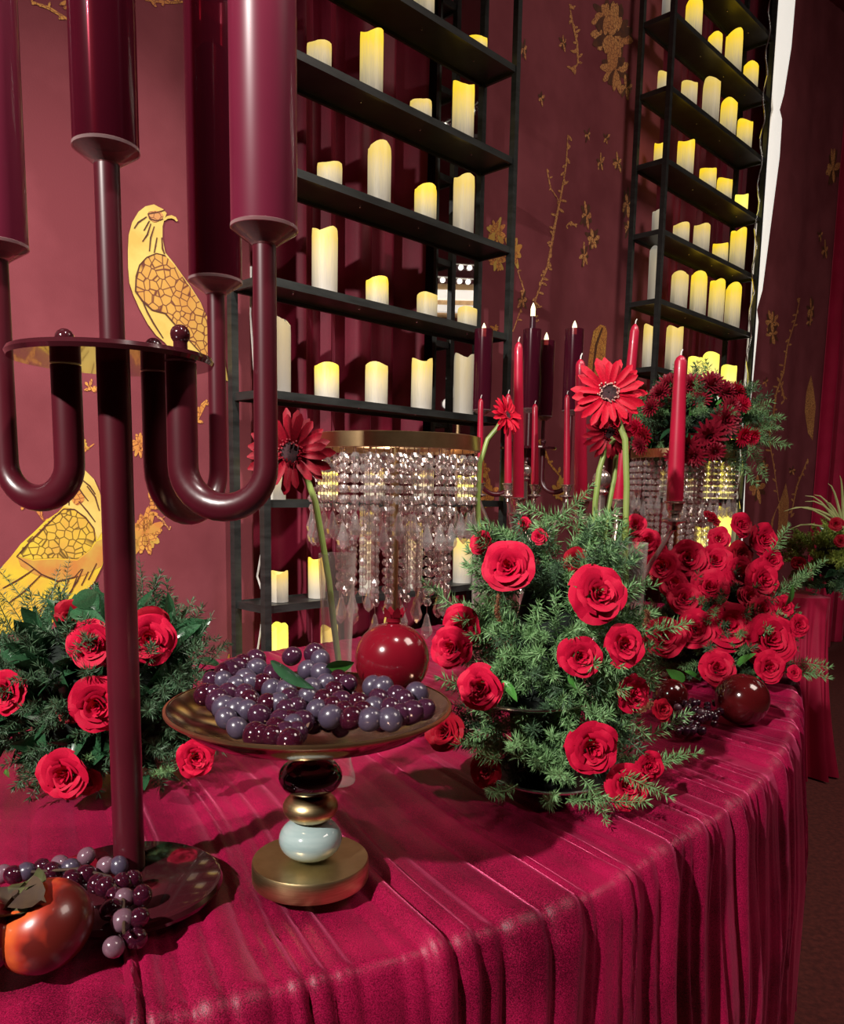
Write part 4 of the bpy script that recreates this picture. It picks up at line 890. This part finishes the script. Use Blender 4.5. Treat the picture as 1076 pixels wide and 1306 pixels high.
# --- right arrangement of roses
a2 = at_z(930, 885, TZ); A2 = Vector((a2.x + .02, a2.y + .20, TZ + .004))
AR2 = thing('flower_arrangement', A2, 'wide low arrangement of many red roses behind the dark right pomegranate', 'flowers')
ZMIN[AR2] = TZ + .012
m = MB(); m.sphere(A2 + Vector((0, 0, .10)), .13, 20, 12, .8); part('foam', m, 'foam_dark', AR2)
for i in range(190):
    d = rdir(); 
    if d.y > .35: d.y = -d.y
    P = A2 + Vector((d.x * .11, d.y * .11, .09 + d.z * .095)); sprig(AR2, P, (d + rdir() * .5 + Vector((0, 0, .25))).normalized(), random.uniform(.06, .10), random.choice(['fern_green', 'fern_green', 'fern_dark']))
for (x, y, dx, dz) in ((1000, 745, 1, .9), (1020, 735, .8, 1.1), (990, 755, 1, .6), (1005, 850, 1, -.1), (1015, 830, 1, .2), (1010, 870, .9, -.3), (850, 860, -1, 0), (820, 800, -1, .3), (830, 850, -.8, .1), (985, 700, .6, 1)):
    sprig(AR2, at_y(x, y, A2.y - .05) - Vector((.03 * dx, 0, .03)), (dx, -.3, dz), .10, 'fern_green')
for (px, py, w_) in ((844, 723, 40), (877, 712, 44), (912, 715, 40), (944, 706, 32), (946, 669, 30), (917, 687, 26), (974, 688, 38), (985, 715, 28), (943, 730, 42), (973, 739, 46), (905, 748, 44), (873, 763, 38), (928, 799, 58), (887, 803, 46), (847, 811, 46), (982, 816, 62), (1019, 797, 26), (971, 779, 38), (915, 852, 42), (981, 851, 36), (1013, 858, 18), (809, 669, 26), (825, 690, 30), (838, 702, 22), (860, 745, 30), (1000, 775, 26), (955, 760, 26)):
    px_rose(AR2, px, py, A2.y - .20 + (860 - py) / 190 * .18, w_ + 1, A2, random.choice(['rose_red'] * 6 + ['rose_deep']), random.uniform(.3, .8), 1.4)
px_rose(AR2, 908, 660, A2.y + .14, 26, A2, 'rose_deep')
for x, y, dx in ((893, 868, -.6), (880, 872, .5), (938, 850, .2), (872, 878, -.8), (1001, 773, .1)): leaf(AR2, at_y(x, y, A2.y - .16), (dx, -.4, .5), .055, 'leaf_bright')

# --- left arrangement with dark glossy leaves
a3 = at_z(110, 1010, TZ); A3 = Vector((a3.x - .01, a3.y + .12, TZ + .004))
AR3 = thing('flower_arrangement', A3, 'dark leafy arrangement with large red roses at the left, behind the tall candelabra', 'flowers')
ZMIN[AR3] = TZ + .012
m = MB(); m.sphere(A3 + Vector((0, 0, .122)), .125, 20, 12, .9); part('foam', m, 'foam_dark', AR3)
for i in range(380):
    d = rdir()
    if d.y > .3: d.y = -d.y
    P = A3 + Vector((d.x * .135, d.y * .12, .115 + d.z * .105)); q = (d + rdir() * .7 + Vector((0, 0, .15))).normalized()
    if i % 5 < 3: leaf(AR3, P, q, random.uniform(.040, .066), 'leaf_dark')
    else: sprig(AR3, P, q, random.uniform(.06, .09), 'fern_dark')
for x, y, dx, dz in ((35, 800, -.2, 1.6), (60, 800, .1, 1.7), (20, 800, -.5, 1.4), (75, 790, .3, 1.5), (180, 790, .3, 1.6), (235, 850, .9, .5), (225, 870, 1, .25), (215, 840, .9, .8), (240, 885, 1, .1), (10, 820, -.6, 1.2), (45, 790, -.1, 1.5)):
    sprig(AR3, at_y(x, y, A3.y) - Vector((0, 0, .02)), (dx, -.15, dz), .11, me=random.choice(WISP))
for (px, py, w_, dy, *k) in ((6, 882, 58, -.02), (118, 822, 66, .0), (190, 815, 62, .02), (124, 900, 72, -.04), (82, 1004, 66, -.05), (112, 1008, 34, -.03, 'rose_deep'), (250, 967, 48, -.01), (92, 788, 48, .05, 'rose_deep'), (190, 796, 50, .05, 'rose_deep'), (88, 905, 36, 0, 'rose_deep')):
    px_rose(AR3, px, py, A3.y - .130 + dy, w_, A3, k[0] if k else 'rose_red', random.uniform(.1, .5))
for x, y, dx, dz, L, mt in ((92, 770, .9, .35, .05, 'leaf_dark'), (90, 780, .9, -.1, .05, 'leaf_dark'), (88, 866, .8, .3, .035, 'leaf_dark'), (8, 1052, .5, .1, .03, 'leaf_bright'), (185, 1000, .1, -.6, .035, 'leaf_dark'), (205, 1005, .8, .1, .035, 'leaf_dark'), (195, 880, .2, -.7, .035, 'leaf_dark'), (15, 930, -.3, -.6, .05, 'leaf_dark')):
    leaf(AR3, at_y(x, y, A3.y - .10), (dx, -.35, dz), L * 1.15, mt)
for x, y in ((228, 975), (220, 985), (100, 960), (130, 970)): sprig(AR3, at_y(x, y, A3.y - .10), (random.uniform(-.4, .6), -.6, .3), .06, 'fern_green')

# ------------------------------------------------------------------ gerberas in glass vases
def long_petal(L, wd, mt, lift):
    m = MB(); rows = []
    for i in range(8):
        f = i / 7; ww = wd * min(1, .35 + 1.6 * f) * (1 if f < .8 else math.sqrt(max(.02, 1 - ((f - .8) / .2) ** 2 * .97)))
        rows.append([(.12 + (L - .12) * f, ww * a / 2, lift * f - .10 * f * f + .035 * abs(a) * math.sin(math.pi * f) * (1 if a else 0)) for a in (-1, -.5, 0, .5, 1)])
    m.grid(rows); return m.mesh('petal', mt, 80)
GP = {mt: [long_petal(1, .20, mt, .10), long_petal(.86, .18, mt, .24)] for mt in ('gerbera_red', 'gerbera_deep')}
def gerbera(pts, y, head_px, d, rpx, label, mt='gerbera_red'):
    # stem path in pixels at distance y, head at the last point
    P = at_y(*head_px, y); r = m_of(rpx, P)
    base = at_y(*pts[0], y); t = thing('gerbera', base, label, 'flower', 'red gerberas')
    d = Vector(d).normalized()
    path = [at_y(px, py, y) for px, py in pts] + [P - d * r * .16]
    m = MB(); m.tube(path, [.0045] * (len(path) - 1) + [.0042], 10); part('stem', m, 'stem_green', t)
    m = MB(); m.lathe([(.001, -.16 * r), (.12 * r, -.13 * r), (.22 * r, .0), (.24 * r, .05 * r), (.15 * r, .08 * r), (.001, .06 * r)], (0, 0, 0), 18)
    Mx = TRS(P - WPOS[t], d, 0, 1); me = m.mesh('flower_eye', 'gerbera_eye', 60); eye_ = put('flower_eye', me, t, Mx)
    m = MB()
    for k in range(40):
        a = k * 2.4; rr = r * random.uniform(.16, .27); c, s = math.cos(a), math.sin(a); m.tube([(c * rr, s * rr, .03 * r), (c * rr * 1.15, s * rr * 1.15, .13 * r)], [.006 * r * 2, .012 * r * 2], 4)
    put('stamen_ring', m.mesh('stamen_ring', 'pollen' if r > .04 and mt == 'gerbera_red' else mt, 0), eye_)
    for ring, n in ((0, 19), (1, 17)):
        for k in range(n):
            a = 2 * math.pi * k / n + ring * .16 + random.gauss(0, .05)
            put('petal', GP[mt][ring], t, Mx @ Matrix.Rotation(a, 4, 'Z') @ Matrix.Rotation(random.gauss(.05 - .06 * ring, .08), 4, 'Y') @ Matrix.Rotation(random.gauss(0, .12), 4, 'X') @ Matrix.Diagonal((r * random.uniform(.92, 1.05), r * random.uniform(.9, 1.1), r, 1)))
    return t
def vase(px, ytop, y, rtop, rbot, label):
    T = at_y(px, ytop, y); z0 = TZ + .004; h = T.z - z0
    t = thing('bud_vase', (T.x, T.y, z0), label, 'vase', 'clear bud vases')
    prof = [(.001, 0), (rbot, 0), (rbot + .001, .004), (rbot, .010), (rbot * .8, .03), (rbot * .72, .06), (rtop * .8, h * .6), (rtop, h - .001), (rtop - .0004, h), (rtop - .002, h - .001), (rtop * .8 - .002, h * .6), (rbot * .72 - .002, .062), (.001, .032)]
    m = MB(); m.lathe(prof, (T.x, T.y, z0), 32); part('glass', m, 'vase_glass', t, 60); return T
yv = at_z(440, 1000, TZ).y
vase(430, 706, yv, .0265, .027, 'tall clear bud vase behind the copper plate, holding the left gerbera')
gerbera([(432, 845), (426, 800), (420, 745), (411, 690), (402, 640), (392, 612)], yv, (370, 577), (.18, -1, .10), 56, 'dark red gerbera on a long stem in front of the crystal stand', 'gerbera_deep')
yv2 = 1.19
vase(808, 692, yv2, .021, .022, 'clear bud vase among the central ferns, holding the big gerbera')
gerbera([(799, 800), (798, 760), (797, 690), (799, 620), (797, 560)], yv2, (776, 501), (-.15, -1, .12), 48, 'big bright red gerbera high in front of the taper candles')
gerbera([(757, 690), (759, 640), (764, 600), (773, 570), (782, 562)], yv2 + .10, (776, 552), (.3, -1, -.15), 36, 'darker red gerbera peeking out below the big bright gerbera', 'gerbera_deep')
G3 = bpy.data.objects['gerbera.002']; m = MB(); m.tube([at_y(x, y, yv2 + .13) for x, y in ((770, 690), (775, 650), (783, 610), (786, 575))], .0042, 8); part('stem', m, 'stem_green', G3)
gerbera([(612, 690), (609, 640), (612, 590), (622, 560), (634, 546)], 1.42, (646, 530), (.75, -.75, .35), 27, 'small red gerbera turned sideways on a bent stem near the crystal stand')
vase(612, 690, 1.42, .014, .02, 'slim clear vase mostly hidden by fern, holding the small sideways gerbera')


# ------------------------------------------------------------------ crystal stands
def bead_mb(m, P, r):
    n = 8; a0 = random.random() * .7
    vs = [P + Vector((0, 0, r))] + [P + Vector((r * math.cos(a0 + k * math.pi / 4), r * math.sin(a0 + k * math.pi / 4), 0)) * 1.0 for k in range(n)] + [P - Vector((0, 0, r))]
    vs[1:1] = []; up = [P + Vector((.62 * r * math.cos(a0 + .39 + k * math.pi / 4), .62 * r * math.sin(a0 + .39 + k * math.pi / 4), r * .78)) for k in range(n)]
    lo = [P + Vector((.62 * r * math.cos(a0 + .39 + k * math.pi / 4), .62 * r * math.sin(a0 + .39 + k * math.pi / 4), -r * .78)) for k in range(n)]
    V = up + vs[1:9] + lo; F_ = [tuple(range(n))[::-1], tuple(range(2 * n, 3 * n))]
    for k in range(n):
        k2 = (k + 1) % n; F_ += [(k, k2, n + k2), (k, n + k2, n + k) , (n + k, n + k2, 2 * n + k), (n + k2, 2 * n + k2, 2 * n + k)]
    m.add(V, [f[::-1] for f in F_])
def crystal_stand(c, ztop, label):
    t = thing('crystal_stand', (c.x, c.y, TZ + .004), label, 'stand'); R = .148; r2 = .098
    m = MB(); m.lathe([(R, -.013), (R + .004, -.012), (R + .004, .012), (R, .013), (R - .006, .012), (R - .006, -.012), (R, -.013)], (c.x, c.y, ztop), 72); part('ring', m, 'gold_ring', t, 30)
    m = MB()
    for k in range(3):
        a = k * math.pi / 3; u = Vector((math.cos(a), math.sin(a), 0)); m.tube([Vector((c.x, c.y, ztop)) - u * R, Vector((c.x, c.y, ztop)) + u * R], .003, 6)
    m.lathe([(r2, -.006), (r2 + .003, 0), (r2, .006), (r2 - .003, 0), (r2, -.006)], (c.x, c.y, ztop - .004), 48); part('spokes', m, 'gold_ring', t)
    m = MB(); m.lathe([(.001, 0), (.085, 0), (.085, .006), (.02, .014), (.008, .03), (.008, ztop - TZ - .01)], (c.x, c.y, TZ + .004), 32); part('column', m, 'gold_ring', t)
    for ring, (rr, n, lo, hi) in enumerate(((R - .001, 38, 5, 6), (r2, 26, 13, 15), (.045, 9, 13, 15))):
        for k in range(n):
            a = 2 * math.pi * (k + .3 * ring) / n; P = Vector((c.x + rr * math.cos(a), c.y + rr * math.sin(a), ztop - .018)); nb = random.randint(lo, hi)
            m = MB(); m.tube([P + Vector((0, 0, .012)), P + Vector((0, 0, -.0175 * nb - .012))], .0007, 4); m.cur = 1
            for q in range(nb): bead_mb(m, P - Vector((0, 0, .0175 * q + .010)), .0082)
            s = part('crystal_strand', m, ['pewter', 'crystal'], t, 0)
            if ring == 0 or k % 2 == 0:
                e = P - Vector((0, 0, .0175 * nb + .012)); m = MB(); m.lathe([(.001, 0), (.004, -.006), (.006, -.016), (.0105, -.030), (.0085, -.038), (.001, -.046)], e, 6); part('crystal_drop', m, 'crystal', s, 0)
    return t
c1_ = at_y(504, 560, 1.46); crystal_stand(c1_, at_y(504, 560, 1.46 - .14).z, 'tall stand hung with crystal bead strands under a gold ring, left of centre')
c2_ = at_y(872, 580, 2.40); crystal_stand(c2_, at_y(872, 577, 2.40 - .14).z, 'distant crystal bead stand carrying red chrysanthemums, right side')
z2 = at_y(872, 577, 2.26).z
# flowers on the far stand
def mum_mesh(mt):
    m = MB()
    for ring in range(5):
        n = 16 - ring * 2; el = .1 + ring * .32
        for k in range(n):
            a = 2 * math.pi * (k + .5 * (ring % 2)) / n; d = Vector((math.cos(a) * math.cos(el), math.sin(a) * math.cos(el), math.sin(el))); w_ = Vector((-math.sin(a), math.cos(a), 0)) * .11; L = 1 - .11 * ring; nn = Vector((0, 0, .08))
            m.grid([[d * .1 - w_ * .5, d * .1 + w_ * .5], [d * L * .6 - w_ + nn, d * L * .6 + w_ + nn], [d * L - w_ * .4 + nn * 1.6, d * L + w_ * .4 + nn * 1.6]])
    return m.mesh('chrysanthemum', mt, 80)
MUM = {k: mum_mesh(k) for k in ('mum_red', 'rose_deep', 'rose_red')}
A4 = Vector((c2_.x + .02, c2_.y, z2 + .014))
AR4 = thing('flower_arrangement', A4, 'arrangement of dark red chrysanthemums and greens on top of the distant crystal stand', 'flowers')
m = MB(); m.sphere(A4 + Vector((0, 0, .07)), .12, 20, 12, .7); part('foam', m, 'foam_dark', AR4)
for i in range(230):
    d = rdir()
    if d.y > .4: d.y = -d.y
    P = A4 + Vector((d.x * .145, d.y * .13, .075 + d.z * .075)); q = (d + rdir() * .6).normalized()
    if i % 2: leaf(AR4, P, q, random.uniform(.035, .06), random.choice(['leaf_dark', 'leaf_dark', 'leaf_bright']))
    else: sprig(AR4, P, q, random.uniform(.07, .11), random.choice(['fern_green', 'fern_dark']))
for x, y, dx, dz in ((935, 600, .5, -.8), (948, 590, .7, -.7), (925, 590, .3, -.9), (955, 575, .9, -.3)): sprig(AR4, at_y(x, y - 20, A4.y - .10), (dx, -.3, dz), .11, 'fern_green')
for (px, py, w_, k) in ((853, 494, 34, 'mum_red'), (880, 494, 34, 'mum_red'), (905, 492, 36, 'mum_red'), (922, 501, 32, 'mum_red'), (937, 500, 26, 'rose_deep'), (945, 516, 24, 'rose_red'), (831, 520, 24, 'mum_red'), (922, 538, 40, 'mum_red'), (904, 556, 42, 'mum_red'), (878, 570, 36, 'mum_red'), (946, 556, 26, 'rose_red'), (958, 557, 22, 'rose_red'), (886, 580, 30, 'mum_red'), (822, 556, 26, 'rose_deep'), (818, 568, 24, 'mum_red'), (812, 545, 24, 'rose_red'), (868, 500, 26, 'mum_red'), (842, 502, 26, 'mum_red'), (893, 510, 26, 'mum_red'), (930, 520, 28, 'mum_red'), (912, 575, 24, 'mum_red'), (860, 582, 24, 'mum_red')):
    P = at_y(px, py, A4.y - .22 + (560 - py) * .0016); out = Vector((P.x - A4.x, -.12, P.z - A4.z - .06)).normalized()
    put('chrysanthemum', MUM[k], AR4, TRS(P - WPOS[AR4], out, random.random() * 6, m_of(w_, P) / 2 * 1.15))

# ------------------------------------------------------------------ second draped table and the plant on it, far right
f0 = at_z(1000, 1000, 0); T2 = [at_y(1012, 752, 3.30), at_y(1066, 750, 3.30)]; z2t = .765
x0, x1 = T2[0].x - .10, T2[1].x
t = thing('side_table', ((x0 + x1) / 2, 3.6, 0), 'small far table under smooth dark red velvet at the right edge', 'table')
m = MB(); m.box(((x0 + x1) / 2, 3.62, z2t - .03), (x1 - x0 - .04, .60, .03)); part('tabletop', m, 'black_steel', t)
for sx in (x0 + .06, x1 - .06):
    for yy in (3.38, 3.86): m = MB(); m.tube([(sx, yy, 0.0), (sx, yy, z2t - .04)], .015, 8); part('leg', m, 'black_steel', t)
m = MB(); rows = []; cx_, cy_ = (x0 + x1) / 2, 3.62; hx, hy = (x1 - x0) / 2, .31; per = []
for k in range(260):
    a = 2 * math.pi * k / 259; c, s = math.cos(a), math.sin(a); e = 1 / (abs(c) ** 9 + abs(s) ** 9) ** (1 / 9); per.append((c * e, s * e, a))
for j, q in enumerate([0, .5, .9, .97] + list(np.linspace(1.0, 2.0, 20))):
    row = []
    for (c, s, a) in per:
        if q < 1: row.append((cx_ + hx * c * q, cy_ + hy * s * q, z2t))
        else:
            g = q - 1; f = g * (.030 * math.sin(a * 17 + .7 * g) + .018 * math.sin(a * 41 + 2)) + .05 * g * g
            row.append((cx_ + c * (hx + f + .006), cy_ + s * (hy + f + .006), z2t - .010 * min(1, g * 12) - (z2t - .018) * g))
    rows.append(row)
m.grid(rows); solo('tablecloth', m, 'far_velvet', (cx_, cy_, z2t), 'smooth dark red velvet cloth hanging to the floor on the small far table', 'tablecloth', smooth=70)
A5 = Vector((at_y(1066, 740, 3.55).x, 3.55, z2t + .004))
AR5 = thing('flower_arrangement', A5, 'mixed green foliage with yellowish sprigs on the far table, right edge', 'flowers')
ZMIN[AR5] = z2t + .012
m = MB(); m.sphere(A5 + Vector((.08, 0, .15)), .17, 18, 10, .8); part('foam', m, 'foam_dark', AR5)
for i in range(240):
    d = rdir(); d.y = -abs(d.y) if d.y > .3 else d.y
    P = A5 + Vector((.06 + d.x * .20, d.y * .2, .12 + d.z * .13)); q = (d + rdir() * .6).normalized()
    if d.x < -.35 and d.z > -.1: sprig(AR5, P, q, random.uniform(.08, .13), 'leaf_yellow')
    elif i % 2: leaf(AR5, P, q, random.uniform(.05, .09), 'leaf_dark')
    else: sprig(AR5, P, q, random.uniform(.08, .13), random.choice(['fern_green', 'fern_dark']))
for px, py, w_ in ((1066, 668, 18), (1072, 690, 16), (1018, 718, 18)): px_rose(AR5, px, py, A5.y - .22, w_, A5, 'rose_deep')
for k in range(9):
    P = at_y(1076 + random.uniform(-3, 6), 672 + random.uniform(-8, 12), A5.y - .05); a = 1.75 + .13 * k + random.uniform(-.05, .05); L = random.uniform(.22, .36); d = Vector((math.cos(a), -.1, math.sin(a))).normalized()
    m = MB(); m.tube([P + d * L * f - Vector((0, 0, .10 * L * f * f * f * 3)) for f in np.linspace(0, 1, 6)], [.006, .006, .005, .004, .003, .001], 5); part('grass_blade', m, 'grass_pale', AR5)

# ------------------------------------------------------------------ string lights and lit beam that the mirror shows (right side of the hall)
for j, (p, q, n, lab) in enumerate((((3.2, 2.5, 2.92), (3.25, 4.3, 2.88), 28, 'upper level string of small round bulbs seen in the narrow mirror'), ((3.3, 2.5, 2.85), (3.35, 4.3, 2.80), 28, 'lower level string of small round bulbs seen in the narrow mirror'), ((2.9, 2.95, 3.55), (3.5, 3.85, 4.35), 9, 'slanting string of larger round bulbs seen high in the narrow mirror'))):
    p, q = Vector(p), Vector(q); pts = [p + (q - p) * f - Vector((0, 0, .05 * math.sin(math.pi * f))) for f in np.linspace(0, 1, n + 1)]
    t = thing('string_light', pts[0], lab, 'light', 'string lights')
    m = MB(); m.tube(pts, .004, 6); part('cord', m, 'white_cable', t)
    for i, P in enumerate(pts[1:-1]):
        dz = Vector((0, 0, .022 + .02 * (i % 3 == 0))); m = MB(); m.sphere(P - dz, .022 if j == 2 else .017, 10, 7); part('bulb', m, 'bulb_glow', t)
        m = MB(); m.tube([P, P - dz * .8], .007, 6); part('socket', m, 'white_cable', t)
t = thing('canopy_light', (3.6, 3.4, 2.55), 'pale lit canopy edge across the hall, seen in the narrow mirror', 'light')
m = MB(); m.box((3.62, 3.4, 2.72), (.05, 2.2, .07)); part('upper_strip', m, 'lamp_strip', t)
m = MB(); m.box((3.60, 3.4, 2.61), (.05, 2.2, .05)); part('lower_strip', m, 'lamp_strip', t)
m = MB(); m.box((3.68, 3.4, 2.68), (.08, 2.3, .26)); part('canopy', m, 'gold_ring', t)
t = thing('table_lamp', (3.4, 3.42, 1.55), 'cluster lamp of pale globes across the hall, seen low in the mirror', 'lamp')
for k in range(7):
    m = MB(); m.sphere(Vector((3.4 + random.uniform(-.05, .05), 3.42 + random.uniform(-.12, .08), 1.93 + random.uniform(-.12, .09))), .042, 10, 7); part('globe', m, 'lamp_strip', t)
m = MB(); m.tube([(3.4, 3.42, 0.0), (3.4, 3.42, 1.9)], .015, 8); part('pole', m, 'gold_ring', t)
